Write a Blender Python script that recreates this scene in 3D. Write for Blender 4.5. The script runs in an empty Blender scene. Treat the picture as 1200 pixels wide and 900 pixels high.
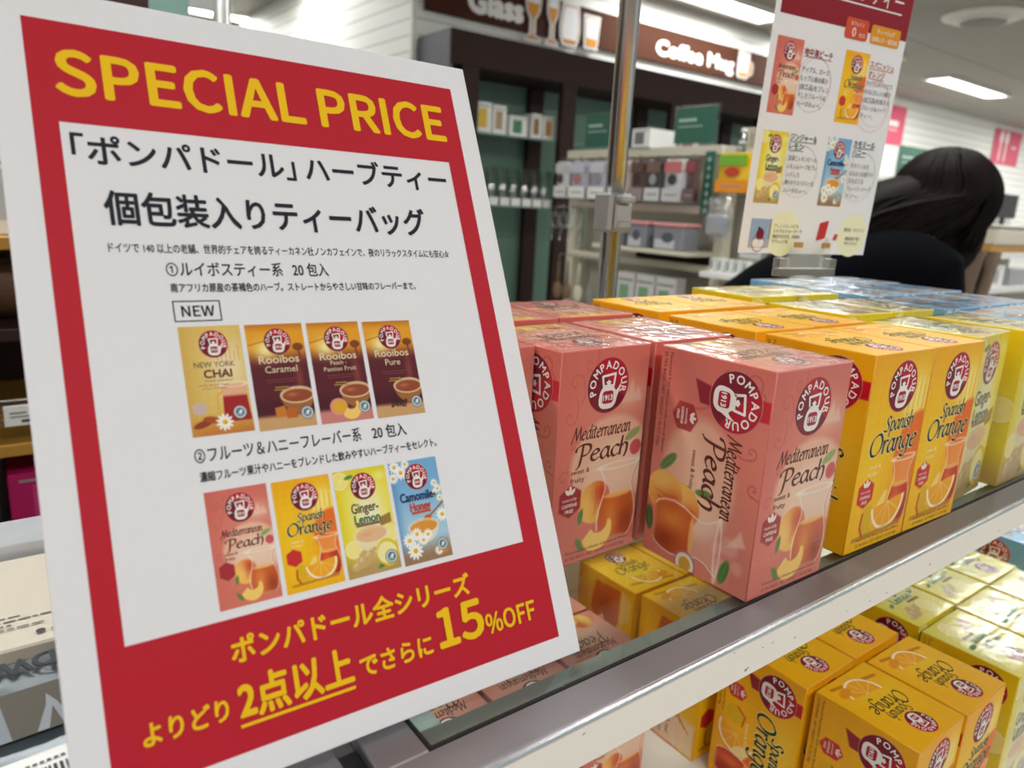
import bpy, math, random
import numpy as np
from mathutils import Matrix, Vector
random.seed(7)
SC = bpy.context.scene
COL = SC.collection

# ------------------------------------------------------------------ camera, world, lights, exposure
def srgb(c):
    c = np.asarray(c, float) / 255.0
    return np.where(c <= 0.04045, c / 12.92, ((c + 0.055) / 1.055) ** 2.4)

cam_d = bpy.data.cameras.new('camera')
cam = bpy.data.objects.new('camera', cam_d)
COL.objects.link(cam)
cam_d.sensor_width = 36.0
cam_d.lens = 858.68 / 1200 * 36.0
cam_d.clip_start = 0.01
CAM = Vector((-0.3275, -0.2069, 0.2062))
cam.matrix_world = Matrix(((0.8017, 0.1024, -0.5888, CAM.x), (-0.5955, 0.2214, -0.7723, CAM.y), (0.0513, 0.9698, 0.2385, CAM.z), (0, 0, 0, 1)))
cam_d.dof.use_dof = True
cam_d.dof.focus_distance = 0.41
cam_d.dof.aperture_fstop = 10.0
SC.camera = cam

world = bpy.data.worlds.new('world')
SC.world = world
world.use_nodes = True
world.node_tree.nodes['Background'].inputs[0].default_value = (0.96, 0.98, 1.0, 1)
world.node_tree.nodes['Background'].inputs[1].default_value = 0.52

SC.view_settings.view_transform = 'Standard'
SC.view_settings.look = 'None'
SC.view_settings.gamma = 1.0
SC.view_settings.exposure = 0.16
SC.view_settings.use_curve_mapping = False
LAMP_W = 12.0          # power of one ceiling tube fixture
LAMP_GLOW = 7.0        # brightness of its diffuser

CEIL_Z, FLOOR_Z = 1.5, -1.1

# ------------------------------------------------------------------ materials
def new_mat(name):
    m = bpy.data.materials.new(name)
    m.use_nodes = True
    nt = m.node_tree
    return m, nt, nt.nodes['Principled BSDF']

def plain(name, rgb, rough=0.5, metal=0.0, spec=0.5, coat=0.0, noise=0.0, nscale=30.0, bump=0.0, emit=0.0):
    m, nt, b = new_mat(name)
    c = tuple(srgb(rgb)) + (1,)
    b.inputs['Base Color'].default_value = c
    b.inputs['Roughness'].default_value = rough
    b.inputs['Metallic'].default_value = metal
    b.inputs['Specular IOR Level'].default_value = spec
    b.inputs['Coat Weight'].default_value = coat
    if noise or bump:
        tc = nt.nodes.new('ShaderNodeTexCoord')
        n = nt.nodes.new('ShaderNodeTexNoise')
        n.inputs['Scale'].default_value = nscale
        n.inputs['Detail'].default_value = 4
        nt.links.new(tc.outputs['Object'], n.inputs['Vector'])
        if noise:
            mx = nt.nodes.new('ShaderNodeMix'); mx.data_type = 'RGBA'
            mx.inputs['A'].default_value = tuple(x * (1 - noise) for x in c[:3]) + (1,)
            mx.inputs['B'].default_value = tuple(min(1, x * (1 + noise)) for x in c[:3]) + (1,)
            nt.links.new(n.outputs['Fac'], mx.inputs['Factor'])
            nt.links.new(mx.outputs['Result'], b.inputs['Base Color'])
        if bump:
            bp = nt.nodes.new('ShaderNodeBump')
            bp.inputs['Strength'].default_value = bump
            bp.inputs['Distance'].default_value = 0.002
            nt.links.new(n.outputs['Fac'], bp.inputs['Height'])
            nt.links.new(bp.outputs['Normal'], b.inputs['Normal'])
    if emit:
        b.inputs['Emission Color'].default_value = c
        b.inputs['Emission Strength'].default_value = emit
    return m

def ink_mat(name, rough=0.45, spec=0.35):
    m, nt, b = new_mat(name)
    a = nt.nodes.new('ShaderNodeAttribute'); a.attribute_name = 'Col'
    nt.links.new(a.outputs['Color'], b.inputs['Base Color'])
    b.inputs['Roughness'].default_value = rough
    b.inputs['Specular IOR Level'].default_value = spec
    return m

def clear_mat(name, tint=(1, 1, 1), rough=0.05, ior=1.45, bump=0.0, bscale=60.0, floor=0.0, gloss=(1, 1, 1), stretch=None, diffuse=False):
    m = bpy.data.materials.new(name); m.use_nodes = True
    nt = m.node_tree; nt.nodes.clear()
    out = nt.nodes.new('ShaderNodeOutputMaterial')
    tr = nt.nodes.new('ShaderNodeBsdfTransparent'); tr.inputs[0].default_value = tuple(tint) + (1,)
    gl = nt.nodes.new('ShaderNodeBsdfDiffuse' if diffuse else 'ShaderNodeBsdfGlossy'); gl.inputs['Roughness'].default_value = rough
    gl.inputs['Color'].default_value = tuple(gloss) + (1,)
    fr = nt.nodes.new('ShaderNodeFresnel'); fr.inputs[0].default_value = ior
    mx = nt.nodes.new('ShaderNodeMixShader')
    fac = fr.outputs[0]
    if floor:
        ad = nt.nodes.new('ShaderNodeMath'); ad.operation = 'ADD'; ad.use_clamp = True
        ad.inputs[1].default_value = floor
        nt.links.new(fac, ad.inputs[0]); fac = ad.outputs[0]
    # only the outer face of a pane mirrors; the way out is clear
    ge = nt.nodes.new('ShaderNodeNewGeometry'); inv = nt.nodes.new('ShaderNodeMath'); inv.operation = 'SUBTRACT'; inv.inputs[0].default_value = 1
    mu = nt.nodes.new('ShaderNodeMath'); mu.operation = 'MULTIPLY'
    nt.links.new(ge.outputs['Backfacing'], inv.inputs[1]); nt.links.new(inv.outputs[0], mu.inputs[0]); nt.links.new(fac, mu.inputs[1]); fac = mu.outputs[0]
    nt.links.new(fac, mx.inputs[0]); nt.links.new(tr.outputs[0], mx.inputs[1]); nt.links.new(gl.outputs[0], mx.inputs[2])
    nt.links.new(mx.outputs[0], out.inputs[0])
    if bump:
        tc = nt.nodes.new('ShaderNodeTexCoord')
        mp = nt.nodes.new('ShaderNodeMapping')
        if stretch: mp.inputs['Scale'].default_value = stretch
        n = nt.nodes.new('ShaderNodeTexNoise'); n.inputs['Scale'].default_value = bscale; n.inputs['Detail'].default_value = 3
        n.inputs['Distortion'].default_value = 1.2
        bp = nt.nodes.new('ShaderNodeBump'); bp.inputs['Strength'].default_value = bump; bp.inputs['Distance'].default_value = 0.003
        nt.links.new(tc.outputs['Object'], mp.inputs[0]); nt.links.new(mp.outputs[0], n.inputs['Vector'])
        nt.links.new(n.outputs['Fac'], bp.inputs['Height'])
        nt.links.new(bp.outputs[0], gl.inputs['Normal']); nt.links.new(bp.outputs[0], fr.inputs['Normal'])
    return m

def stripe_mat(name, rgb, line, pitch, width=0.05, axis=2, rough=0.5):
    m, nt, b = new_mat(name)
    tc = nt.nodes.new('ShaderNodeTexCoord'); sp = nt.nodes.new('ShaderNodeSeparateXYZ')
    nt.links.new(tc.outputs['Object'], sp.inputs[0])
    d = nt.nodes.new('ShaderNodeMath'); d.operation = 'DIVIDE'; d.inputs[1].default_value = pitch
    nt.links.new(sp.outputs[axis], d.inputs[0])
    f = nt.nodes.new('ShaderNodeMath'); f.operation = 'FRACT'; nt.links.new(d.outputs[0], f.inputs[0])
    l = nt.nodes.new('ShaderNodeMath'); l.operation = 'LESS_THAN'; l.inputs[1].default_value = width
    nt.links.new(f.outputs[0], l.inputs[0])
    mx = nt.nodes.new('ShaderNodeMix'); mx.data_type = 'RGBA'
    mx.inputs['A'].default_value = tuple(srgb(rgb)) + (1,); mx.inputs['B'].default_value = tuple(srgb(line)) + (1,)
    nt.links.new(l.outputs[0], mx.inputs['Factor']); nt.links.new(mx.outputs['Result'], b.inputs['Base Color'])
    b.inputs['Roughness'].default_value = rough
    return m

def scratched_mat(name, rgb, mark, rough=0.5):
    # painted steel with scuffs that stay where they are
    m, nt, b = new_mat(name)
    tc = nt.nodes.new('ShaderNodeTexCoord'); mp = nt.nodes.new('ShaderNodeMapping')
    mp.inputs['Scale'].default_value = (60, 60, 170); mp.inputs['Rotation'].default_value = (0, 0.6, 0)
    n = nt.nodes.new('ShaderNodeTexNoise'); n.inputs['Scale'].default_value = 1.0; n.inputs['Detail'].default_value = 5; n.inputs['Distortion'].default_value = 2.5
    cr = nt.nodes.new('ShaderNodeValToRGB')
    cr.color_ramp.elements[0].position = 0.26; cr.color_ramp.elements[0].color = (1, 1, 1, 1)
    cr.color_ramp.elements[1].position = 0.305; cr.color_ramp.elements[1].color = (0, 0, 0, 1)
    nt.links.new(tc.outputs['Object'], mp.inputs[0]); nt.links.new(mp.outputs[0], n.inputs['Vector']); nt.links.new(n.outputs['Fac'], cr.inputs[0])
    mx = nt.nodes.new('ShaderNodeMix'); mx.data_type = 'RGBA'
    mx.inputs['A'].default_value = tuple(srgb(rgb)) + (1,); mx.inputs['B'].default_value = tuple(srgb(mark)) + (1,)
    nt.links.new(cr.outputs[0], mx.inputs['Factor']); nt.links.new(mx.outputs['Result'], b.inputs['Base Color'])
    b.inputs['Roughness'].default_value = rough
    return m

M = {}
M['ink'] = ink_mat('printed_ink')
M['card'] = ink_mat('printed_card', 0.38, 0.4)
M['paper'] = ink_mat('printed_paper', 0.6, 0.25)
M['filmcalm'] = clear_mat('shrink_film_flat', (1, 1, 1), 0.16, 1.38, 0.08, 70, 0.0, (1, 1, 1), (1, 0.5, 1))
M['filmtop'] = clear_mat('shrink_film_top', (1, 1, 1), 0.09, 1.47, 0.38, 60, 0.02, (1, 1, 1), (1, 0.5, 1))
M['film'] = clear_mat('shrink_film', (1, 1, 1), 0.12, 1.42, 0.22, 90, 0.0, (1, 1, 1), (1, 0.45, 1))
M['glass'] = clear_mat('shelf_glass', (0.93, 0.97, 0.95), 0.02, 1.5)
M['glassedge'] = plain('glass_edge', (120, 150, 142), 0.15)
M['acrylic'] = clear_mat('clear_acrylic', (0.975, 0.98, 0.98), 0.16, 1.49, 0, 60, 0.10)
M['bagfilm'] = clear_mat('bag_film', (0.9, 0.9, 0.92), 0.14, 1.45, 0.8, 45, 0.12)
M['tumbler'] = clear_mat('drinking_glass', (0.9, 0.93, 0.93), 0.08, 1.5, 0, 60, 0.2)
M['board'] = plain('foam_board', (236, 234, 236), 0.65, spec=0.2, noise=0.015, nscale=600)
M['boardedge'] = plain('foam_edge', (214, 213, 214), 0.8)
M['steel'] = plain('brushed_steel', (138, 136, 140), 0.45, 0.5, noise=0.10, nscale=45)
M['flange'] = plain('grey_flange', (140, 150, 148), 0.45, 0.35, noise=0.06, nscale=40)
M['bright'] = plain('polished_edge', (215, 222, 228), 0.18, 0.9)
M['chrome'] = plain('chrome', (178, 178, 178), 0.24, 1.0)
M['castgrey'] = plain('cast_clamp', (168, 168, 166), 0.35, 0.6)
M['black'] = plain('black_rubber', (22, 22, 24), 0.6)
M['enamel'] = scratched_mat('white_enamel', (248, 241, 230), (128, 120, 114))
M['shelfwhite'] = plain('shelf_white', (226, 222, 212), 0.5, noise=0.03, nscale=20)
M['darkwood'] = plain('dark_wood', (52, 35, 33), 0.6, spec=.2, noise=0.15, nscale=14)
M['greywood'] = plain('grey_side_panel', (92, 92, 98), 0.5)
M['greenback'] = plain('green_back_panel', (96, 126, 112), 0.5)
M['brown'] = plain('brown_sign_face', (74, 40, 24), 0.7, spec=.15)
M['cream'] = plain('cream_steel', (214, 208, 188), 0.5)
M['creamdark'] = plain('cream_panel', (168, 164, 148), 0.6)
M['green'] = plain('green_sign_face', (40, 98, 78), 0.45)
M['slat'] = stripe_mat('slat_wall_white', (244, 245, 239), (176, 178, 172), 0.078, 0.09)
M['trimw'] = plain('trim_white', (226, 226, 218), 0.45)
M['ceil'] = stripe_mat('ceiling_board', (164, 160, 153), (112, 110, 104), 0.9, 0.012, 1, 0.8)
M['soffit'] = plain('soffit_grey', (150, 148, 145), 0.8)
M['floor'] = plain('vinyl_floor', (178, 174, 166), 0.35, noise=0.06, nscale=8)
M['pink'] = plain('pink_banner', (228, 92, 120), 0.55)
M['white'] = plain('matt_white', (235, 235, 232), 0.5)
M['lampwhite'] = plain('lamp_diffuser', (255, 252, 244), 0.4, emit=LAMP_GLOW)
M['coat'] = plain('black_coat', (5, 6, 11), 0.9, spec=0.06, noise=0.2, nscale=60)
M['skin'] = plain('skin', (205, 160, 135), 0.5)
M['hair'] = plain('dark_brown_hair', (22, 13, 11), 0.6, spec=.12, noise=0.35, nscale=25)
M['scarf'] = plain('beige_scarf', (128, 108, 92), 0.9, noise=0.15, nscale=40)
M['trousers'] = plain('dark_trousers', (30, 30, 36), 0.9)
M['tan'] = plain('tan_cardboard', (196, 180, 150), 0.6)
M['beige'] = plain('beige_card', (206, 198, 182), 0.55)
M['magenta'] = plain('magenta_card', (176, 18, 92), 0.4)
M['blackbox'] = plain('black_card', (26, 20, 24), 0.35)
M['ochre'] = plain('ochre_board', (182, 134, 52), 0.5)
M['brownbag'] = plain('brown_bag', (92, 62, 40), 0.6, noise=0.3, nscale=60)
M['silverbag'] = plain('silver_pouch', (96, 106, 113), 0.28, 0.15, noise=0.25, nscale=30, bump=0.5)
M['palesteel'] = plain('pale_steel', (206, 210, 216), 0.3, 0.3, noise=.12, nscale=60)
M['clipsheen'] = clear_mat('clip_painted_sheen', (.96, .97, .97), .3, 1.49, 0, 60, .13, diffuse=True)  # diffuse white mixed in to imitate reflections on the clear plastic
M['spoon'] = plain('brown_utensil', (120, 96, 66), 0.5)

# ------------------------------------------------------------------ mesh helpers
def mesh_np(name, V, Q, T=None, Ccol=None, mats=(), midx=None, smooth=False):
    V = np.asarray(V, np.float32); Q = np.asarray(Q, np.int32).reshape(-1, 4)
    T = np.zeros((0, 3), np.int32) if T is None else np.asarray(T, np.int32).reshape(-1, 3)
    me = bpy.data.meshes.new(name)
    me.vertices.add(len(V)); me.vertices.foreach_set('co', V.ravel())
    loops = np.concatenate([Q.ravel(), T.ravel()])
    me.loops.add(len(loops)); me.loops.foreach_set('vertex_index', loops)
    n = len(Q) + len(T)
    me.polygons.add(n)
    starts = np.concatenate([np.arange(len(Q)) * 4, len(Q) * 4 + np.arange(len(T)) * 3]).astype(np.int32)
    me.polygons.foreach_set('loop_start', starts)
    try:
        me.polygons.foreach_set('loop_total', np.concatenate([np.full(len(Q), 4), np.full(len(T), 3)]).astype(np.int32))
    except Exception:
        pass
    if midx is not None: me.polygons.foreach_set('material_index', np.asarray(midx, np.int32))
    if smooth: me.polygons.foreach_set('use_smooth', np.ones(n, bool))
    me.update(calc_edges=True)
    if Ccol is not None:
        a = me.color_attributes.new('Col', 'FLOAT_COLOR', 'POINT')
        a.data.foreach_set('color', np.concatenate([Ccol, np.ones((len(V), 1))], 1).astype(np.float32).ravel())
    for m in mats: me.materials.append(m)
    me.validate()
    return me

class MB:
    """collects solids into one mesh"""
    def __init__(self): self.V = []; self.F = []; self.S = []; self.MI = []; self.mi = 0
    def add(self, vs, fs, smooth=False):
        o = len(self.V); self.V += [tuple(v) for v in vs]
        for f in fs: self.F.append([i + o for i in f]); self.S.append(smooth); self.MI.append(self.mi)
        return self
    def box(self, x0, x1, y0, y1, z0, z1, bev=0.0, mtx=None):
        b = min(bev, (x1 - x0) * .45, (y1 - y0) * .45, (z1 - z0) * .45)
        if b <= 0:
            vs = [(x, y, z) for z in (z0, z1) for y in (y0, y1) for x in (x0, x1)]
            fs = [(0, 2, 3, 1), (4, 5, 7, 6), (0, 1, 5, 4), (2, 6, 7, 3), (0, 4, 6, 2), (1, 3, 7, 5)]
        else:
            vs = []; idx = {}
            X = ((x0, x1), (y0, y1), (z0, z1))
            for sx in (0, 1):
                for sy in (0, 1):
                    for sz in (0, 1):
                        for ax in range(3):
                            p = [X[0][sx], X[1][sy], X[2][sz]]
                            for k, s in ((0, sx), (1, sy), (2, sz)):
                                if k != ax: p[k] += b if s == 0 else -b
                            idx[(sx, sy, sz, ax)] = len(vs); vs.append(tuple(p))
            fs = []
            I = lambda a, s, ax: idx[(a[0], a[1], a[2], ax)]
            for ax in range(3):
                o1, o2 = [(1, 2), (2, 0), (0, 1)][ax]
                for s in (0, 1):
                    ring = []
                    for (u, v) in ((0, 0), (1, 0), (1, 1), (0, 1)):
                        a = [0, 0, 0]; a[ax] = s; a[o1] = u; a[o2] = v; ring.append(idx[(a[0], a[1], a[2], ax)])
                    fs.append(ring if s else ring[::-1])
            for ax in range(3):
                o1, o2 = [(1, 2), (2, 0), (0, 1)][ax]
                for u in (0, 1):
                    for v in (0, 1):
                        a = [0, 0, 0]; a[o1] = u; a[o2] = v; c = list(a); c[ax] = 1
                        q = [idx[(*a, o1)], idx[(*a, o2)], idx[(*c, o2)], idx[(*c, o1)]]
                        fs.append(q if (u ^ v) == 0 else q[::-1])
            for k in range(8):
                a = (k & 1, (k >> 1) & 1, (k >> 2) & 1)
                t = [idx[(*a, 0)], idx[(*a, 1)], idx[(*a, 2)]]
                fs.append(t if (a[0] ^ a[1] ^ a[2]) else t[::-1])
        if mtx is not None: vs = [tuple(mtx @ Vector(v)) for v in vs]
        return self.add(vs, fs)
    def prism(self, pts, frame, depth):
        """2-D outline extruded backwards by depth; frame = (origin, xdir, ydir)"""
        o, xd, yd = [Vector(a) for a in frame]; n = xd.cross(yd)
        k = len(pts)
        vs = [o + xd * p[0] + yd * p[1] for p in pts] + [o + xd * p[0] + yd * p[1] - n * depth for p in pts]
        fs = [list(range(k)), list(range(2 * k - 1, k - 1, -1))] + [(i, i + k, (i + 1) % k + k, (i + 1) % k) for i in range(k)]
        return self.add(vs, fs)
    def lathe(self, prof, c=(0, 0, 0), n=20, smooth=True, axis=None):
        vs = []; fs = []
        for r, z in prof:
            for i in range(n):
                a = 2 * math.pi * i / n
                vs.append((c[0] + r * math.cos(a), c[1] + r * math.sin(a), c[2] + z))
        for j in range(len(prof) - 1):
            for i in range(n):
                fs.append((j * n + i, j * n + (i + 1) % n, (j + 1) * n + (i + 1) % n, (j + 1) * n + i))
        if prof[0][0] > 1e-6: fs.append(list(range(n))[::-1])
        if prof[-1][0] > 1e-6: fs.append([(len(prof) - 1) * n + i for i in range(n)])
        if axis is not None:
            q = Vector((0, 0, 1)).rotation_difference(Vector(axis)).to_matrix(); cc = Vector(c)
            vs = [tuple(cc + q @ (Vector(v) - cc)) for v in vs]
        return self.add(vs, fs, smooth)
    def tube(self, path, r, n=8, smooth=True, closed=False):
        P = [Vector(p) for p in path]; R = r if isinstance(r, (list, tuple)) else [r] * len(P)
        vs = []; fs = []; prev = None; k = len(P)
        for i, p in enumerate(P):
            t = (P[(i + 1) % k] - P[i - 1]) if closed else (P[min(i + 1, k - 1)] - P[max(i - 1, 0)])
            t.normalize()
            up = prev if prev is not None else (Vector((0, 0, 1)) if abs(t.z) < .9 else Vector((1, 0, 0)))
            a = t.cross(up)
            if a.length < 1e-6: a = t.cross(Vector((0, 1, .3)))
            a.normalize(); b = a.cross(t); prev = b
            for j in range(n):
                w = 2 * math.pi * j / n
                vs.append(p + a * (R[i] * math.cos(w)) + b * (R[i] * math.sin(w)))
        m = k if closed else k - 1
        for i in range(m):
            for j in range(n):
                fs.append((i * n + j, i * n + (j + 1) % n, ((i + 1) % k) * n + (j + 1) % n, ((i + 1) % k) * n + j))
        if not closed: fs += [list(range(n))[::-1], [(k - 1) * n + j for j in range(n)]]
        return self.add(vs, fs, smooth)
    def ball(self, c, r, n=16, m=10, scale=(1, 1, 1)):
        vs = []; fs = []
        for j in range(m + 1):
            t = math.pi * j / m
            for i in range(n):
                a = 2 * math.pi * i / n
                vs.append((c[0] + r * scale[0] * math.sin(t) * math.cos(a), c[1] + r * scale[1] * math.sin(t) * math.sin(a), c[2] - r * scale[2] * math.cos(t)))
        for j in range(m):
            for i in range(n): fs.append((j * n + i, j * n + (i + 1) % n, (j + 1) * n + (i + 1) % n, (j + 1) * n + i))
        return self.add(vs, fs, True)
    def mesh(self, name, mats):
        me = bpy.data.meshes.new(name)
        me.from_pydata(self.V, [], self.F); me.update()
        me.polygons.foreach_set('use_smooth', self.S)
        me.polygons.foreach_set('material_index', self.MI)
        for m in (mats if isinstance(mats, (list, tuple)) else [mats]): me.materials.append(m)
        me.validate()
        return me
    def build(self, name, mats, parent=None): return put(name, self.mesh(name, mats), parent)

def put(name, me, parent=None, mtx=None):
    o = bpy.data.objects.new(name, me); COL.objects.link(o)
    if parent is not None: o.parent = parent
    if mtx is not None: o.matrix_local = mtx
    return o

def tag(o, label=None, cat=None, group=None, kind=None):
    if label: o['label'] = label
    if cat: o['category'] = cat
    if group: o['group'] = group
    if kind: o['kind'] = kind
    return o

def thing(name, label, cat, loc=(0, 0, 0), rz=0.0, group=None):
    o = bpy.data.objects.new(name, None); COL.objects.link(o)
    o.empty_display_size = 0.02
    o.location = loc; o.rotation_euler = (0, 0, rz)
    return tag(o, label, cat, group)

def copy_tree(o, parent=None):
    c = o.copy(); COL.objects.link(c)
    if parent is not None: c.parent = parent
    for ch in list(o.children): copy_tree(ch, c)
    return c

# ------------------------------------------------------------------ lettering and flat print
_tc = {}
try:      # the CJK face that ships inside Blender; its built-in face falls back to the same glyphs
    FONT = bpy.data.fonts.load(bpy.utils.system_resource('DATAFILES', path='fonts') + '/Noto Sans CJK Regular.woff2')
except Exception:
    FONT = None
def text_geo(txt, bold=0.0, cjk=False):
    k = (txt, cjk)
    if k not in _tc:
        c = bpy.data.curves.new('lettering', 'FONT'); c.body = txt; c.size = 1.0; c.resolution_u = 3
        if FONT and cjk: c.font = FONT
        o = bpy.data.objects.new('lettering', c); m = o.to_mesh()
        V = np.array([v.co[:2] for v in m.vertices]) * (2.657 if FONT and cjk else 1.0) if len(m.vertices) else np.zeros((0, 2))
        F = [tuple(p.vertices) for p in m.polygons]
        o.to_mesh_clear(); bpy.data.objects.remove(o); bpy.data.curves.remove(c)
        _tc[k] = (V, F)
    return _tc[k]

def spline(pts, n=7):
    P = [np.array(p, float) for p in pts]
    if len(P) < 3: return [P[0] + (P[1] - P[0]) * t for t in np.linspace(0, 1, 4)]
    P = [2 * P[0] - P[1]] + P + [2 * P[-1] - P[-2]]
    out = []
    for i in range(1, len(P) - 2):
        for t in np.linspace(0, 1, n, endpoint=False):
            a, b, c, d = P[i - 1], P[i], P[i + 1], P[i + 2]
            out.append(.5 * ((2 * b) + (c - a) * t + (2 * a - 5 * b + 4 * c - d) * t * t + (3 * b - a - 3 * c + d) * t ** 3))
    out.append(P[-2]); return out

# broad-nib letters for the tea names
PEN = {
 'M': (1.5, [[(-.1, -.25), (.12, .4), (.3, 1.0), (.38, 1.5)], [(.38, 1.5), (.55, .8), (.72, .1)], [(.72, .1), (.98, .9), (1.25, 1.55)], [(1.22, 1.5), (1.28, .7), (1.42, 0)]]),
 'e': (.8, [[(.12, .5), (.45, .58), (.68, .72), (.55, .97), (.3, .88), (.12, .5), (.2, .12), (.45, 0), (.74, .2)]]),
 'd': (.86, [[(.66, .8), (.42, 1), (.12, .6), (.13, .2), (.35, 0), (.65, .32)], [(.74, 1.6), (.67, .8), (.67, .2), (.82, 0)]]),
 'i': (.36, [[(.14, 1), (.14, .25), (.3, 0)], [(.16, 1.3), (.22, 1.4)]]),
 'l': (.36, [[(.16, 1.6), (.14, .25), (.3, 0)]]),
 't': (.52, [[(.2, 1.35), (.17, .3), (.3, 0), (.5, .12)], [(-.02, .93), (.2, .97), (.46, 1.02)]]),
 'r': (.56, [[(.12, 1), (.14, .5), (.14, 0)], [(.14, .6), (.32, .95), (.55, .93)]]),
 'a': (.86, [[(.66, .8), (.42, 1), (.12, .6), (.13, .2), (.35, 0), (.65, .35)], [(.69, 1), (.67, .25), (.83, 0)]]),
 'n': (.82, [[(.12, 1), (.13, .5), (.13, 0)], [(.13, .6), (.36, 1), (.6, .88), (.61, .2), (.77, 0)]]),
 'm': (1.2, [[(.12, 1), (.13, 0)], [(.13, .6), (.34, 1), (.54, .85), (.55, 0)], [(.55, .6), (.78, 1), (.98, .85), (.99, .2), (1.12, 0)]]),
 'P': (1.06, [[(.40, 1.5), (.38, .6), (.30, -.2), (.10, -.5)], [(-.12, 1.05), (-.02, 1.42), (.42, 1.62), (.92, 1.5), (1.02, 1.08), (.78, .7), (.40, .58)]]),
 'c': (.72, [[(.68, .85), (.45, 1), (.16, .72), (.13, .3), (.36, 0), (.7, .16)]]),
 'h': (.84, [[(.16, 1.7), (.13, .8), (.12, 0)], [(.13, .6), (.38, 1), (.64, .85), (.66, .2), (.52, -.25)]]),
 'S': (.86, [[(.76, 1.3), (.5, 1.53), (.2, 1.3), (.26, .95), (.6, .6), (.66, .25), (.35, 0), (-.08, .12)]]),
 'p': (.84, [[(.12, 1), (.13, 0), (.1, -.6)], [(.14, .7), (.42, 1), (.72, .7), (.66, .25), (.4, 0), (.14, .2)]]),
 's': (.6, [[(.52, .88), (.3, 1), (.12, .8), (.4, .5), (.5, .2), (.28, 0), (.0, .1)]]),
 'O': (1.3, [[(.62, 1.58), (.18, 1.25), (.05, .6), (.3, .05), (.72, .0), (1.12, .42), (1.18, 1.0), (.92, 1.5), (.62, 1.58), (.45, 1.45)]]),
 'g': (.86, [[(.66, .85), (.42, 1), (.11, .65), (.12, .25), (.35, .05), (.65, .35)], [(.71, 1), (.68, .2), (.64, -.4), (.36, -.62), (.04, -.45)]]),
 'o': (.82, [[(.4, 1), (.12, .7), (.14, .2), (.4, 0), (.68, .3), (.66, .8), (.4, 1)]]),
 'R': (1.05, [[(.3, 1.5), (.27, .6), (.2, 0)], [(.1, 1.48), (.45, 1.55), (.85, 1.3), (.7, .9), (.26, .76)], [(.42, .76), (.7, .3), (1.05, -.05)]]),
 'b': (.82, [[(.14, 1.6), (.12, .8), (.14, .1)], [(.14, .7), (.42, 1), (.7, .7), (.64, .2), (.38, 0), (.14, .2)]]),
 ' ': (.45, []),
}
def pen_text(txt, nib=.19, ang=.75):
    """broad-nib strokes as ribbons, x-height 1; returns one (V, F) per stroke and the width"""
    x = 0; out = []
    nv = np.array([math.cos(ang), math.sin(ang)])
    for ch in txt:
        w, strokes = PEN[ch]
        for st in strokes:
            P = np.array(spline(st, 6)) + [x, 0]
            keep = [0] + [k for k in range(1, len(P)) if np.linalg.norm(P[k] - P[k - 1]) > 1e-5]; P = P[keep]
            T = np.gradient(P, axis=0); T /= np.linalg.norm(T, axis=1)[:, None] + 1e-9
            N = np.stack([-T[:, 1], T[:, 0]], 1); hw = nib * (.25 + .34 * np.abs(N @ nv))
            P[0] -= T[0] * nib * .2; P[-1] += T[-1] * nib * .2
            V = np.empty((2 * len(P), 2)); V[0::2] = P - N * hw[:, None]; V[1::2] = P + N * hw[:, None]
            out.append((V, [(2 * k, 2 * k + 2, 2 * k + 3, 2 * k + 1) for k in range(len(P) - 1)]))
        x += w
    return out, x

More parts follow.
